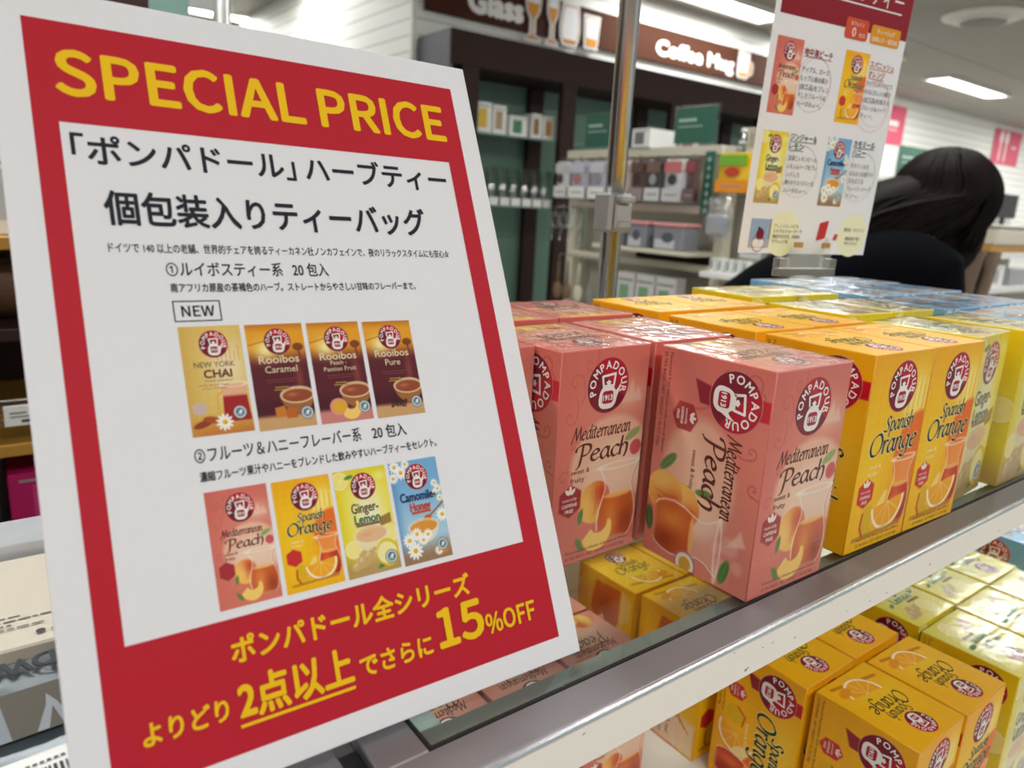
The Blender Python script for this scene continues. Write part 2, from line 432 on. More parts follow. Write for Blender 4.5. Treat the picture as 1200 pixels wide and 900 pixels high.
class Decal:
    """flat print: coloured shapes in millimetres, in thin layers"""
    def __init__(self): self.V = []; self.F = []; self.C = []; self.n = 0; self.lay = 0
    def raw(self, V, F, col, layer=None):
        if layer is None: self.lay += 1; layer = self.lay
        c = srgb(col)
        o = self.n
        for p in V: self.V.append((p[0], p[1], layer)); self.C.append(c)
        for f in F: self.F.append([i + o for i in f])
        self.n += len(V); return self
    def poly(self, pts, col): return self.raw(pts, [list(range(len(pts)))], col)
    def rect(self, x0, y0, x1, y1, col): return self.poly([(x0, y0), (x1, y0), (x1, y1), (x0, y1)], col)
    def rrect(self, x0, y0, x1, y1, r, col):
        pts = []
        for cx, cy, a0 in ((x1 - r, y1 - r, 0), (x0 + r, y1 - r, 90), (x0 + r, y0 + r, 180), (x1 - r, y0 + r, 270)):
            for k in range(6):
                a = math.radians(a0 + 18 * k); pts.append((cx + r * math.cos(a), cy + r * math.sin(a)))
        return self.poly(pts, col)
    def disc(self, cx, cy, rx, col, ry=None, n=40, rot=0):
        ry = rx if ry is None else ry; c, s = math.cos(rot), math.sin(rot); P = []
        for i in range(n):
            a = 2 * math.pi * i / n; u, v = rx * math.cos(a), ry * math.sin(a); P.append((cx + c * u - s * v, cy + s * u + c * v))
        return self.poly(P, col)
    def ring(self, cx, cy, r, w, col, n=48, a0=0, a1=360):
        V = []; F = []
        for i in range(n + 1):
            a = math.radians(a0 + (a1 - a0) * i / n)
            V += [(cx + (r - w / 2) * math.cos(a), cy + (r - w / 2) * math.sin(a)), (cx + (r + w / 2) * math.cos(a), cy + (r + w / 2) * math.sin(a))]
            if i: F.append((2 * i - 2, 2 * i - 1, 2 * i + 1, 2 * i))
        return self.raw(V, F, col)
    def stroke(self, pts, w, col, closed=False):
        P = [np.array(p, float) for p in pts]
        if closed: P = P + [P[0]]
        V = []; F = []
        for a, b in zip(P[:-1], P[1:]):
            d = b - a; L = np.linalg.norm(d)
            if L < 1e-9: continue
            d /= L; n = np.array([-d[1], d[0]]) * w / 2; e = d * w * .3; o = len(V)
            V += [a - n - e, b - n + e, b + n + e, a + n - e]; F.append((o, o + 1, o + 2, o + 3))
        l0 = self.lay + 1
        for k in range(len(F)): self.raw(V[4 * k:4 * k + 4], [(0, 1, 2, 3)], col, l0 + .6 * (k % 3))
        self.lay = l0 + 1.2; return self
    def text(self, txt, x, y, size, col, fit=None, bold=0.0, anchor='l', shear=0.0, xs=1.0, rot=0.0, cjk=False):
        V, F = text_geo(txt, bold, cjk)
        if not len(V): return self
        x0, x1 = V[:, 0].min(), V[:, 0].max()
        U = V - [x0, 0]; w = (x1 - x0)
        sx = (fit / w) if fit else size * xs
        P = np.stack([U[:, 0] * sx + U[:, 1] * size * shear, U[:, 1] * size], 1)
        W = w * sx
        P[:, 0] -= {'l': 0, 'c': W / 2, 'r': W}[anchor]
        c, s = math.cos(rot), math.sin(rot)
        P = P @ np.array([[c, s], [-s, c]]) + [x, y]
        return self.heavy(P, F, col, bold * size)
    def heavy(self, P, F, col, b, n=6):
        # heavier weight: the outline laid down several times around itself
        if b <= 0: return self.raw(P, F, col)
        l0 = self.lay + 1
        for k in range(n):
            t = 2 * math.pi * k / n + .4
            self.raw(P + [b * math.cos(t), b * math.sin(t)], F, col, l0 + .6 * k)
        self.lay = l0 + .6 * (n - 1); return self
    def pen(self, txt, x, y, xh, col, fit=None, anchor='l', shear=.12, nib=.19):
        strokes, w = pen_text(txt, nib)
        sx = fit / w if fit else xh; l0 = self.lay + 1
        for k, (V, F) in enumerate(strokes):
            P = np.stack([V[:, 0] * sx + V[:, 1] * xh * shear, V[:, 1] * xh], 1)
            P[:, 0] -= {'l': 0, 'c': w * sx / 2, 'r': w * sx}[anchor]
            self.raw(P + [x, y], F, col, l0 + .6 * (k % 3))
        self.lay = l0 + 1.2; return self
    def arc_text(self, txt, cx, cy, r, size, col, a0, a1, bold=.02):
        ws = []
        for ch in txt:
            V, F = text_geo(ch, bold); ws.append((V[:, 0].max() - V[:, 0].min()) + .12)
        tot = sum(ws); a = a0; lay = self.lay + 1; self.lay = lay
        for ch, w in zip(txt, ws):
            V, F = text_geo(ch, bold); am = a + (a1 - a0) * w / tot / 2; a += (a1 - a0) * w / tot
            t = math.radians(am); mid = (V[:, 0].max() + V[:, 0].min()) / 2
            ux, uy = np.array([math.sin(t), -math.cos(t)]), np.array([math.cos(t), math.sin(t)])
            P = np.outer((V[:, 0] - mid) * size, ux) + np.outer(V[:, 1] * size + r, uy) + [cx, cy]
            l1 = self.lay; self.lay = lay - 1; self.heavy(P, F, col, bold * size * .8, 4); self.lay = max(l1, self.lay)
        return self
    def mesh(self, name, frame, mat=None, eps=2e-5, base=5e-5, scale=1e-3):
        o, xd, yd = [np.array(a, float) for a in frame]; n = np.cross(xd, yd)
        A = np.array(self.V, float)
        P = o + np.outer(A[:, 0] * scale, xd) + np.outer(A[:, 1] * scale, yd) + np.outer(base + A[:, 2] * eps, n)
        me = bpy.data.meshes.new(name); me.from_pydata(P.tolist(), [], self.F); me.update()
        a = me.color_attributes.new('Col', 'FLOAT_COLOR', 'POINT')
        C = np.concatenate([np.array(self.C), np.ones((self.n, 1))], 1).astype(np.float32)
        a.data.foreach_set('color', C.ravel())
        me.materials.append(mat or M['ink'])
        return me
FLAT = ((0, 0, 0), (1, 0, 0), (0, 1, 0))
# ------------------------------------------------------------------ printed artwork (colour fields on fine face grids, millimetres)
class Art:
    def __init__(self, w, h, base, res=0.7):
        self.w, self.h = w, h
        self.nx, self.ny = int(w / res) + 1, int(h / res) + 1
        self.X, self.Y = np.meshgrid(np.linspace(0, w, self.nx), np.linspace(0, h, self.ny))
        self.A = np.zeros((self.ny, self.nx, 3)) + np.array(base, float); self.s = res * 1.1
    def mix(self, k, col):
        k = np.clip(k, 0, 1)[..., None]; self.A = self.A * (1 - k) + np.array(col, float) * k; return self
    def vgrad(self, y0, y1, col, a=1.0):
        t = np.clip((self.Y - y0) / (y1 - y0), 0, 1); return self.mix(a * t * t * (3 - 2 * t), col)
    def hgrad(self, x0, x1, col, a=1.0):
        t = np.clip((self.X - x0) / (x1 - x0), 0, 1); return self.mix(a * t * t * (3 - 2 * t), col)
    def _ell(self, cx, cy, rx, ry, rot=0):
        c, s = math.cos(rot), math.sin(rot); u = (self.X - cx) * c + (self.Y - cy) * s; v = -(self.X - cx) * s + (self.Y - cy) * c
        return np.sqrt((u / rx) ** 2 + (v / ry) ** 2), min(rx, ry)
    def ell(self, cx, cy, rx, ry, col, a=1.0, rot=0, soft=None):
        d, m = self._ell(cx, cy, rx, ry, rot); return self.mix(a * np.clip(.5 - (d - 1) * m / (soft or self.s), 0, 1), col)
    def ring(self, cx, cy, rx, ry, w, col, a=1.0, rot=0):
        d, m = self._ell(cx, cy, rx, ry, rot); return self.mix(a * np.clip(.5 - (abs(d - 1) * m - w / 2) / self.s, 0, 1), col)
    def glow(self, cx, cy, rx, ry, col, a=1.0, rot=0):
        d, m = self._ell(cx, cy, rx, ry, rot); return self.mix(a * np.exp(-d * d), col)
    def _poly(self, pts):
        P = np.array(pts, float); ins = np.zeros(self.X.shape, bool); dist = np.full(self.X.shape, 1e9)
        for i in range(len(P)):
            a, b = P[i - 1], P[i]; d = b - a; L = d @ d + 1e-12
            t = np.clip(((self.X - a[0]) * d[0] + (self.Y - a[1]) * d[1]) / L, 0, 1)
            dist = np.minimum(dist, np.hypot(self.X - a[0] - t * d[0], self.Y - a[1] - t * d[1]))
            cr = ((a[1] > self.Y) != (b[1] > self.Y))
            with np.errstate(divide='ignore', invalid='ignore'):
                xi = a[0] + (self.Y - a[1]) * d[0] / (d[1] if abs(d[1]) > 1e-12 else 1e-12)
            ins ^= cr & (self.X < xi)
        return np.where(ins, -dist, dist)
    def poly(self, pts, col, a=1.0, soft=None): return self.mix(a * np.clip(.5 - self._poly(pts) / (soft or self.s), 0, 1), col)
    def line(self, pts, w, col, a=1.0):
        dist = np.full(self.X.shape, 1e9); P = np.array(pts, float)
        for p, q in zip(P[:-1], P[1:]):
            d = q - p; L = d @ d + 1e-12; t = np.clip(((self.X - p[0]) * d[0] + (self.Y - p[1]) * d[1]) / L, 0, 1)
            dist = np.minimum(dist, np.hypot(self.X - p[0] - t * d[0], self.Y - p[1] - t * d[1]))
        return self.mix(a * np.clip(.5 - (dist - w / 2) / self.s, 0, 1), col)
    def curl(self, x, y, r, col, a=.45, w=.9, turn=1):
        P = [(x + r * (1 - t) * math.cos(turn * 7.5 * t), y + r * (1 - t) * math.sin(turn * 7.5 * t)) for t in np.linspace(0, .92, 22)]
        self.line(P, w, col, a); return self.line([P[0], (x + r * 1.25, y - turn * r * 1.1), (x + r * .9, y - turn * r * 2.1)], w, col, a)
    def damask(self, col, a=.25, p=9):
        k = np.sin(self.X * 2 * math.pi / p + 1.6 * np.sin(self.Y * 2 * math.pi / p)) * np.sin(self.Y * 2 * math.pi / p + 1.6 * np.sin(self.X * 2 * math.pi / p))
        return self.mix(a * np.clip(k * 1.6, 0, 1), col)
    # pictures
    def leaf(self, x, y, l, ang, col=(78, 128, 58)):
        self.ell(x + l / 2 * math.cos(ang), y + l / 2 * math.sin(ang), l / 2, l * .19, col, 1, ang)
        return self.line([(x, y), (x + l * .9 * math.cos(ang), y + l * .9 * math.sin(ang))], .5, (140, 178, 110), .6)
    def peach(self, x, y, r, rot=0):
        self.ell(x, y, r, r * 1.04, (246, 186, 84)); d, m = self._ell(x, y, r, r * 1.04)
        k = np.clip(.5 - (d - 1) * m / self.s, 0, 1)
        g, _ = self._ell(x + r * .5, y + r * .4, r * .75, r * .8); self.mix(k * .85 * np.exp(-g * g), (204, 56, 40))
        g, _ = self._ell(x - r * .45, y - r * .1, r * .5, r * .7); self.mix(k * .6 * np.exp(-g * g), (252, 214, 120))
        return self.line([(x + r * .05, y + r * .75), (x + r * .12, y), (x, y - r * .6)], .6, (176, 84, 40), .5)
    def wedge(self, x, y, r, rot):
        c, s = math.cos(rot), math.sin(rot)
        P = [(x + r * math.cos(t), y + r * math.sin(t)) for t in np.linspace(rot - 3.0, rot + .35, 20)]
        Q = [(x + r * (.15 * c - .2 * s) + r * .5 * math.cos(t), y + r * (.15 * s + .35 * c) + r * .42 * math.sin(t)) for t in np.linspace(rot + .1, rot - 3.0, 14)]
        self.poly(P + Q, (250, 206, 110)); self.line(P, .8, (228, 130, 54), .8)
        return self.line(Q, .7, (206, 82, 40), .7)
    def tea_glass(self, x, y, w, h, tea, rimcol=(236, 214, 190)):
        R = w / 2
        prof = [(0, .62), (.04, .78), (.15, .92), (.3, .98), (.45, .92), (.6, .76), (.72, .66), (.85, .74), (1, 1.0)]
        L = [(x - R * b, y + h * t) for t, b in prof]; Rr = [(x + R * b, y + h * t) for t, b in prof]
        self.poly(L + Rr[::-1], rimcol, .28)
        tl = [(x - R * b * .93, y + h * t) for t, b in prof[:6]]; tr = [(x + R * b * .93, y + h * t) for t, b in prof[:6]]
        self.poly(tl + tr[::-1], tea, .95)
        g, _ = self._ell(x - R * .3, y + h * .3, R * .35, h * .26); k = np.clip(.5 - self._poly(tl + tr[::-1]) / self.s, 0, 1)
        self.mix(k * .5 * np.exp(-g * g), (250, 176, 70))
        g, _ = self._ell(x + R * .5, y + h * .18, R * .4, h * .2); self.mix(k * .5 * np.exp(-g * g), (120, 34, 20))
        self.ell(x, y + h * .6, R * .7, h * .035, (248, 190, 110), .85); self.ring(x, y + h, R, h * .04, .7, (250, 240, 224), .9)
        self.line(L, .8, (252, 240, 226), .85); self.line(Rr, .7, (170, 110, 80), .55); self.line([(p[0] - .9, p[1]) for p in Rr], .8, (255, 240, 220), .7)
        return self.ell(x, y + h * .01, R * .6, h * .03, (214, 150, 110), .6)
    def slice(self, x, y, r, rot, full=False, rind=(240, 150, 10), flesh=(246, 168, 30)):
        if full:
            self.ell(x, y, r, r, rind); self.ell(x, y, r * .92, r * .92, (252, 236, 190)); self.ell(x, y, r * .82, r * .82, flesh)
            for i in range(9):
                a = i * math.pi * 2 / 9; self.line([(x, y), (x + r * .82 * math.cos(a), y + r * .82 * math.sin(a))], .6, (253, 226, 150), .8)
            return self.ell(x, y, r * .1, r * .1, (253, 236, 190))
        def half(k): return [(x + k * r * math.cos(t), y + k * r * math.sin(t)) for t in np.linspace(rot - math.pi, rot, 22)]
        self.poly(half(1), rind); self.poly(half(.95), (254, 240, 204)); self.poly(half(.84), flesh)
        for i in range(1, 5):
            a = rot - math.pi * i / 5; self.line([(x, y), (x + .82 * r * math.cos(a), y + .82 * r * math.sin(a))], .7, (254, 222, 140), .8)
        return self
    def daisy(self, x, y, r, rot=0):
        for i in range(11):
            a = rot + i * 2 * math.pi / 11
            self.ell(x + r * .62 * math.cos(a), y + r * .62 * math.sin(a), r * .42, r * .17, (250, 248, 242), .97, a)
        self.ell(x, y, r * .32, r * .3, (240, 188, 20)); return self.ell(x + r * .06, y - r * .08, r * .16, r * .14, (206, 138, 10), .7)
    def ginger(self, x, y, s, rot=0):
        c, q = math.cos(rot), math.sin(rot)
        for u, v, r, e in ((0, 0, 1, .7), (.9, .2, .8, .6), (-.9, -.15, .7, .6), (.35, .75, .5, .6), (1.6, .45, .5, .45)):
            px, py = x + s * (u * c - v * q), y + s * (u * q + v * c)
            self.ell(px, py, s * r, s * r * e, (206, 172, 110), 1, rot); self.glow(px - s * .2, py + s * .2, s * r * .5, s * r * .3, (238, 214, 160), .7, rot)
        for k in range(3): self.line([(x + s * (k * .5 - .6), y - s * .35), (x + s * (k * .5 - .5), y + s * .4)], .5, (160, 120, 70), .5)
        return self
    def bowl(self, x, y, w, h, tea, rim=(206, 150, 70)):
        P = [(x + w / 2 * math.cos(t), y + h * .5 * math.sin(t) * 1.5) for t in np.linspace(math.pi, 2 * math.pi, 22)]
        self.poly(P, rim, .75); self.ell(x, y, w / 2, h * .34, (230, 196, 140), .9); self.ell(x, y - h * .03, w * .45, h * .26, tea)
        self.glow(x - w * .15, y + h * .02, w * .16, h * .08, (230, 150, 100), .5)
        return self.ring(x, y, w / 2, h * .34, .7, (250, 232, 200), .8)
    def seal(self, x, y, r):
        self.ell(x, y, r, r, (70, 88, 100)); self.ell(x, y, r * .9, r * .9, (206, 216, 218)); self.ell(x, y, r * .66, r * .66, (92, 120, 134))
        self.ell(x + r * .1, y + r * .1, r * .32, r * .2, (236, 240, 240), 1, .7); return self.line([(x - r * .3, y - r * .3), (x + r * .2, y + r * .1), (x + r * .1, y - r * .4)], r * .14, (236, 240, 240))
    def hexbadge(self, x, y, w, h, col):
        return self.poly([(x - w / 2, y + h * .27), (x, y + h / 2), (x + w / 2, y + h * .27), (x + w / 2, y - h * .27), (x, y - h / 2), (x - w / 2, y - h * .27)], col)
    def paint(self): return srgb(np.clip(self.A, 0, 255))

BW, BD, BH = 71.2, 78.4, 130.0
PAL = {
 'peach': dict(base=(224, 130, 112), deep=(204, 92, 82), glow=(244, 200, 168), ink=(96, 44, 34), edge=(206, 104, 92), badge=(168, 46, 52), tea=(206, 92, 40)),
 'orange': dict(base=(246, 180, 6), deep=(228, 138, 4), glow=(252, 226, 110), ink=(44, 58, 34), edge=(226, 152, 8), badge=(208, 44, 44), tea=(204, 50, 24)),
 'ginger': dict(base=(236, 216, 70), deep=(216, 190, 10), glow=(244, 240, 206), ink=(96, 84, 62), edge=(230, 206, 40), badge=(128, 100, 60), tea=(230, 196, 140)),
 'camomile': dict(base=(116, 172, 214), deep=(74, 132, 190), glow=(216, 232, 236), ink=(34, 58, 104), edge=(104, 158, 204), badge=(216, 84, 48), tea=(224, 160, 60)),
}
def art_front(kind):
    w, h = BW, BH
    if kind in ('peach', 'orange'):
        P = PAL[kind]; a = Art(w, h, P['base'])
        if kind == 'peach':
            a.vgrad(70, 130, P['deep'], .45).hgrad(26, -4, P['deep'], .45)
            for x, y, r, t in ((12, 112, 6, 1), (22, 122, 5, -1), (9, 92, 5, -1), (14, 74, 4, 1), (7, 56, 5, 1)): a.curl(x, y, r, (176, 62, 56), .38, .8, t)
            a.glow(54, 100, 20, 12, (240, 190, 160), .7); a.poly([(50, 96), (52, 106), (55, 102), (58, 110), (61, 101), (64, 105), (68, 96)], (250, 222, 200), .45, 2)
            a.ell(46, 58, 34, 31, P['glow'], .78, -.25, 4); a.ell(50, 54, 26, 22, (246, 214, 188), .6, 0, 8); a.vgrad(52, 10, (214, 112, 92), .65)
            a.leaf(56, 72, 14, .45, (150, 170, 100)); a.ell(66, 66, 5, 5, (200, 60, 70), .8); a.peach(34, 36, 13)
            a.tea_glass(54, 8, 35, 49, P['tea']); a.leaf(27, 6, 11, 2.2); a.leaf(22, 24, 10, 1.4); a.wedge(38, 16, 13, .15)
            a.hexbadge(13.5, 40.5, 17, 20.5, P['badge'])
        else:
            a.damask((252, 204, 40), .35).vgrad(100, 132, (240, 160, 0), .5).glow(16, 60, 22, 40, (250, 204, 20), .8)
            a.glow(58, 98, 16, 22, (252, 232, 130), .9)
            for k in range(9): a.line([(46 + 3 * k, 86 + (k * 7) % 9), (46.5 + 3 * k, 104 + (k * 5) % 11)], 1.1, (246, 160, 20) if k % 2 else (255, 244, 190), .6)
            a.ell(68, 62, 26, 27, (240, 104, 24), .95, 0, 3); a.glow(64, 44, 18, 22, (246, 130, 40), .7)
            a.tea_glass(57, 11, 29, 47, P['tea'], (252, 214, 150)); a.glow(54, 24, 7, 10, (230, 90, 50), .6)
            a.ell(22, 19, 8, 12, (226, 178, 20), 1, .2); a.line([(15, 25), (14, 16), (18, 9)], 2, (184, 40, 24), .8)
            a.ell(34, 26, 4, 13, (250, 214, 120), .95, -.5); a.slice(45, 29, 21, .12); a.line([(8, 8), (64, 10)], 3, (150, 90, 30), .5)
            a.hexbadge(14.2, 39.5, 18, 20.5, P['badge'])
        return a
    if kind == 'ginger':
        a = Art(w, h, (240, 220, 50)); a.hgrad(18, -4, (232, 204, 0), .9).glow(40, 70, 26, 50, (246, 242, 212), .95).vgrad(100, 132, (226, 206, 30), .8)
        a.slice(8, 118, 12, 0, True, (230, 206, 40), (244, 230, 120)); a.leaf(14, 120, 12, .2); a.glow(62, 118, 9, 6, (244, 240, 150), .8)
        a.poly([(52, 66), (68, 70), (68, 58), (52, 55)], (150, 112, 60), .9); a.vgrad(40, 6, (176, 140, 96), .85)
        a.slice(62, 44, 13, .7, True, (234, 206, 30), (246, 232, 140)); a.slice(12, 34, 12, .3, True, (234, 206, 30), (246, 232, 140))
        a.bowl(38, 48, 44, 30, (232, 186, 140), (236, 222, 190)); a.ginger(22, 18, 11, .35); a.leaf(40, 6, 12, .3)
        a.ell(56, 22, 15, 17, (226, 196, 20), 1, .2); a.slice(55, 22, 13.5, 0, True, (240, 224, 120), (248, 236, 160)); a.seal(60, 16, 8.5); return a
    if kind == 'camomile':
        a = Art(w, h, (116, 172, 214)); a.vgrad(120, 30, (190, 218, 230), .75).hgrad(14, -2, (80, 136, 190), .6).vgrad(34, 4, (156, 116, 84), .95)
        for x, y, r in ((8, 124, 8), (16, 116, 9), (4, 110, 7), (24, 126, 6)): a.daisy(x, y, r, x)
        for x, y, r in ((62, 96, 5), (66, 88, 6), (60, 84, 4), (67, 76, 5)): a.leaf(x, y - 6, 8, 1.2); a.daisy(x, y, r, x)
        a.line([(42, 52), (70, 70)], 2.4, (170, 96, 40), 1); a.ell(43, 52, 7, 5, (206, 96, 30), 1, .5); a.bowl(36, 44, 44, 28, (224, 150, 50), (240, 226, 200))
        for x, y, r in ((12, 30, 9), (24, 36, 8), (32, 27, 7), (18, 16, 11), (40, 33, 7), (66, 54, 9)): a.daisy(x, y, r, x)
        a.poly([(50, 4), (66, 6), (68, 24), (54, 22)], (216, 140, 60), .85); a.daisy(52, 10, 6); a.seal(59, 17, 8); return a
    if kind == 'chai':
        a = Art(w, h, (222, 184, 92)); a.damask((232, 200, 120), .3).glow(50, 80, 26, 36, (246, 224, 180), .9).vgrad(30, 0, (196, 110, 40), .8).hgrad(20, -4, (206, 160, 70), .5)
        for k in range(6): a.line([(40 + 5 * k, 88), (40 + 5 * k, 98 + (k * 7) % 14)], 1.4, (206, 150, 90), .5)
        a.poly([(38, 14), (40, 46), (68, 46), (70, 14)], (160, 24, 28), .95); a.poly([(39.5, 44), (39, 58), (69, 58), (68, 44)], (236, 170, 140), .8); a.ring(54, 58, 15, 3, .8, (250, 236, 220), .9)
        a.line([(40, 50), (34, 46), (33, 30), (38, 24)], 2, (236, 170, 60), .9); a.hexbadge(12, 32, 15, 17, (206, 180, 170)); a.seal(57, 24, 8)
        a.ell(14, 14, 12, 4, (150, 60, 30), 1, .3); a.ell(24, 18, 10, 4, (170, 80, 40), 1, -.2); a.daisy(38, 14, 10); return a
    a = Art(w, h, (92, 26, 38)); a.vgrad(74, 104, (232, 160, 30), 1).vgrad(118, 134, (180, 90, 24), .7).glow(22, 98, 14, 12, (254, 240, 170), .95)
    a.line([(0, 104), (20, 109), (34, 106)], 1.4, (170, 90, 24), .7); a.ell(62, 100, 7, 5, (120, 54, 20), .9); a.line([(62, 96), (63, 86)], 2, (110, 44, 20), .9)
    a.vgrad(46, 26, (70, 14, 30), .7); a.vgrad(20, 13, (206, 160, 108) if kind != 'passion' else (206, 130, 120), 1)
    a.glow(58, 62, 5, 20, (170, 96, 70), .5); a.bowl(52, 40, 42, 30, (150, 70, 44), (190, 130, 60))
    if kind == 'caramel':
        a.poly([(22, 14), (22, 26), (34, 28), (36, 16)], (206, 120, 40)); a.poly([(35, 12), (35, 24), (48, 24), (49, 12)], (190, 100, 30))
    elif kind == 'passion':
        a.ell(26, 20, 12, 11, (226, 150, 120)); a.ell(27, 20, 9, 8, (230, 170, 40)); a.wedge(42, 16, 14, .4)
    else:
        for k in range(26): a.ell(24 + (k * 7) % 22, 13 + (k * 5) % 9, 2, 1.1, (60, 24, 16), .9, k)
    a.seal(61, 17, 8); return a

def art_side(kind, alt=False):
    """landscape panel, 130 long and BD tall"""
    P = PAL[kind]; w, h = BH, BD; a = Art(w, h, P['base'])
    if kind == 'peach':
        a.hgrad(70, -10, P['deep'], .5).vgrad(20, -6, (206, 104, 96), .5)
        for x, y, r, t in ((8, 66, 7, 1), (16, 72, 6, -1), (46, 70, 4, 1), (8, 50, 5, -1), (66, 74, 4, -1), (22, 34, 8, 1)): a.curl(x, y, r, (160, 56, 52), .5, .9, t)
        pass
        a.ell(72, 36, 36, 26, P['glow'], .75, 0, 6); a.glow(86, 40, 22, 18, (248, 216, 190), .6)
        for x, y, r in ((104, 64, 6), (114, 70, 4), (108, 56, 4), (118, 60, 6)): a.ell(x, y, r, r, (242, 196, 178), .45, 0, 3)
        a.poly([(92, 70), (104, 62), (100, 74)], (250, 226, 206), .6, 2)
        a.leaf(74, 8, 16, 2.4); a.leaf(80, 36, 12, 1.7); a.peach(92, 26, 14); a.peach(88, 13, 13.5); a.line([(92, 8), (96, 16), (92, 24)], 1, (190, 80, 40), .6)
        a.tea_glass(108.5, 7, 36, 49, P['tea']); a.ell(127, 34, 8, 8, (160, 110, 140)); a.ell(127, 34, 7, 7, (244, 228, 200)); a.ell(127, 34, 4.5, 4.5, (214, 160, 60)); a.leaf(112, 64, 16, -.25); a.leaf(100, 2, 16, .1, (58, 100, 50))
    elif kind == 'orange':
        a.damask((250, 196, 30), .3).hgrad(50, -10, (236, 158, 0), .5).vgrad(14, -4, (230, 150, 0), .5)
        a.glow(70, 66, 30, 14, (252, 220, 80), .6); a.ell(118, 34, 30, 28, (232, 96, 24), .85, 0, 4)
        a.ell(60, 20, 9, 9, (226, 178, 10)); a.line([(52, 22), (58, 30), (68, 28)], 1.6, (190, 60, 20), .8); a.slice(78, 24, 20, 1.2)
        a.ell(95, 28, 6, 10, (250, 226, 160), .9, .8); a.tea_glass(112, 6, 30, 50, P['tea'])
        if alt:
            a.poly([(86, 0), (130, 0), (130, 78), (96, 78)], (236, 214, 190), .85, 6)
            for k in range(8): a.line([(60 + 5 * k, 30 + 4 * k), (86 + 3 * k, 36 + 5 * k)], 1.4, (216, 130, 20), .8)
            a.poly([(6, 60), (8, 26), (40, 20), (58, 30), (60, 52), (40, 60)], (206, 92, 16), .95, 2); a.glow(30, 40, 14, 14, (150, 40, 8), .7); a.poly([(4, 62), (12, 76), (34, 74), (40, 61)], (240, 200, 130), .7); a.slice(50, 26, 15, 2.2); a.line([(62, 4), (62, 76)], 2, (120, 50, 20), .7)

    elif kind == 'ginger':
        a = Art(w, h, (240, 204, 20)); a.hgrad(0, 70, (240, 218, 60), .8).glow(70, 44, 34, 22, (236, 230, 190), .9).hgrad(92, 130, (186, 150, 104), .8)
        a.slice(66, 70, 12, 0, True, (234, 206, 30), (246, 232, 140)); a.bowl(104, 34, 40, 28, (232, 186, 140), (236, 222, 190)); a.ginger(88, 14, 10, .3); a.slice(116, 16, 13, 0, True, (234, 206, 30), (246, 232, 140)); a.leaf(76, 8, 12, .6)
    else:
        a.hgrad(60, 130, (196, 214, 220), .7).hgrad(96, 130, (156, 116, 84), .8)
        for x, y, r in ((60, 66, 9), (72, 70, 8), (90, 12, 10), (104, 18, 9), (114, 10, 8), (120, 24, 9)): a.daisy(x, y, r, x)
        a.bowl(104, 40, 36, 26, (224, 150, 50), (240, 226, 200))
    if not alt and kind in ('peach', 'orange'):
        a.poly([(16, 78.4), (27.5, 78.4), (27.5, 71), (16, 71)], (200, 14, 40)); a.poly([(13.5, 27), (27, 32), (27, 40), (16, 40)], (140, 22, 44), .95)
        a.hexbadge(37.6, 22.3, 16.5, 19.5, P['badge']) if kind == 'peach' else a.hexbadge(38, 19, 14, 20, P['badge'])
    return a

def art_top(kind):
    P = PAL[kind]; a = Art(BW, BD, P['base'])
    if kind == 'peach':
        a.glow(36, 30, 28, 20, P['glow'], .85).vgrad(56, 80, (206, 100, 90), .5); a.curl(8, 66, 5, (170, 64, 58), .4)
        a.peach(20, 10, 10); a.wedge(34, 12, 12, .2); a.wedge(46, 10, 9, .6)
    elif kind == 'orange':
        a.damask((250, 196, 20), .25).glow(30, 30, 30, 24, (250, 204, 40), .7); a.line([(10, 14), (60, 6)], 3, (170, 70, 20), .55); a.slice(38, 24, 19, -.12); a.ell(54, 14, 8, 4, (236, 150, 20), 1, .3)
    elif kind == 'ginger':
        a.glow(40, 44, 26, 22, (244, 240, 200), .85); a.ginger(20, 14, 9, .2); a.slice(46, 14, 12, 0, True, (234, 206, 30), (244, 230, 130)); a.leaf(52, 36, 12, .2); a.leaf(8, 30, 9, .4)
    else:
        a.vgrad(50, 0, (206, 222, 230), .7); a.bowl(36, 14, 30, 16, (224, 130, 60))
        for x, y, r in ((12, 12, 8), (58, 14, 8), (64, 30, 6), (8, 30, 6)): a.daisy(x, y, r, x)
        a.ell(36, 36, 18, 5, (216, 96, 60), .6)
    return a

RED, DRED, WHT = (182, 14, 44), (122, 10, 40), (244, 238, 232)
def add_logo(d, cx, cy, r):
    """round tea-pot badge"""
    d.disc(cx, cy, r * 1.025, (206, 130, 110), n=44); d.disc(cx, cy, r, DRED, n=44)
    d.raw([(cx + r * .995 * math.cos(t), cy + r * .995 * math.sin(t)) for t in np.linspace(-.55, 2.3, 22)], [list(range(22))], RED)
    d.arc_text('POMPADOUR', cx, cy - r * .02, r * .63, r * .40, WHT, 206, -26, .035)
    k = r
    pot = [(-.44, -.5), (-.38, -.22), (-.2, -.02), (.2, -.02), (.38, -.2), (.5, -.12), (.62, .04), (.58, -.2), (.46, -.46), (.4, -.68), (.2, -.84), (-.2, -.84), (-.4, -.7)]
    P = spline(pot + [pot[0]], 4); d.poly([(cx + k * p[0], cy + k * p[1]) for p in P[:-1]], WHT)
    d.stroke([(cx + k * a, cy + k * b) for a, b in ((-.24, -.02), (-.31, .34), (.31, .40), (.26, -.02))], .09 * k, WHT, True)
    d.poly([(cx + k * a, cy + k * b) for a, b in ((-.05, .0), (-.13, .12), (0, .2), (.12, .12), (.06, 0))], WHT)
    d.rrect(cx - .27 * k, cy - .66 * k, cx + .27 * k, cy - .2 * k, .12 * k, (170, 20, 46)); d.text('1913', cx, cy - .54 * k, .28 * k, WHT, fit=.45 * k, bold=.04, anchor='c')

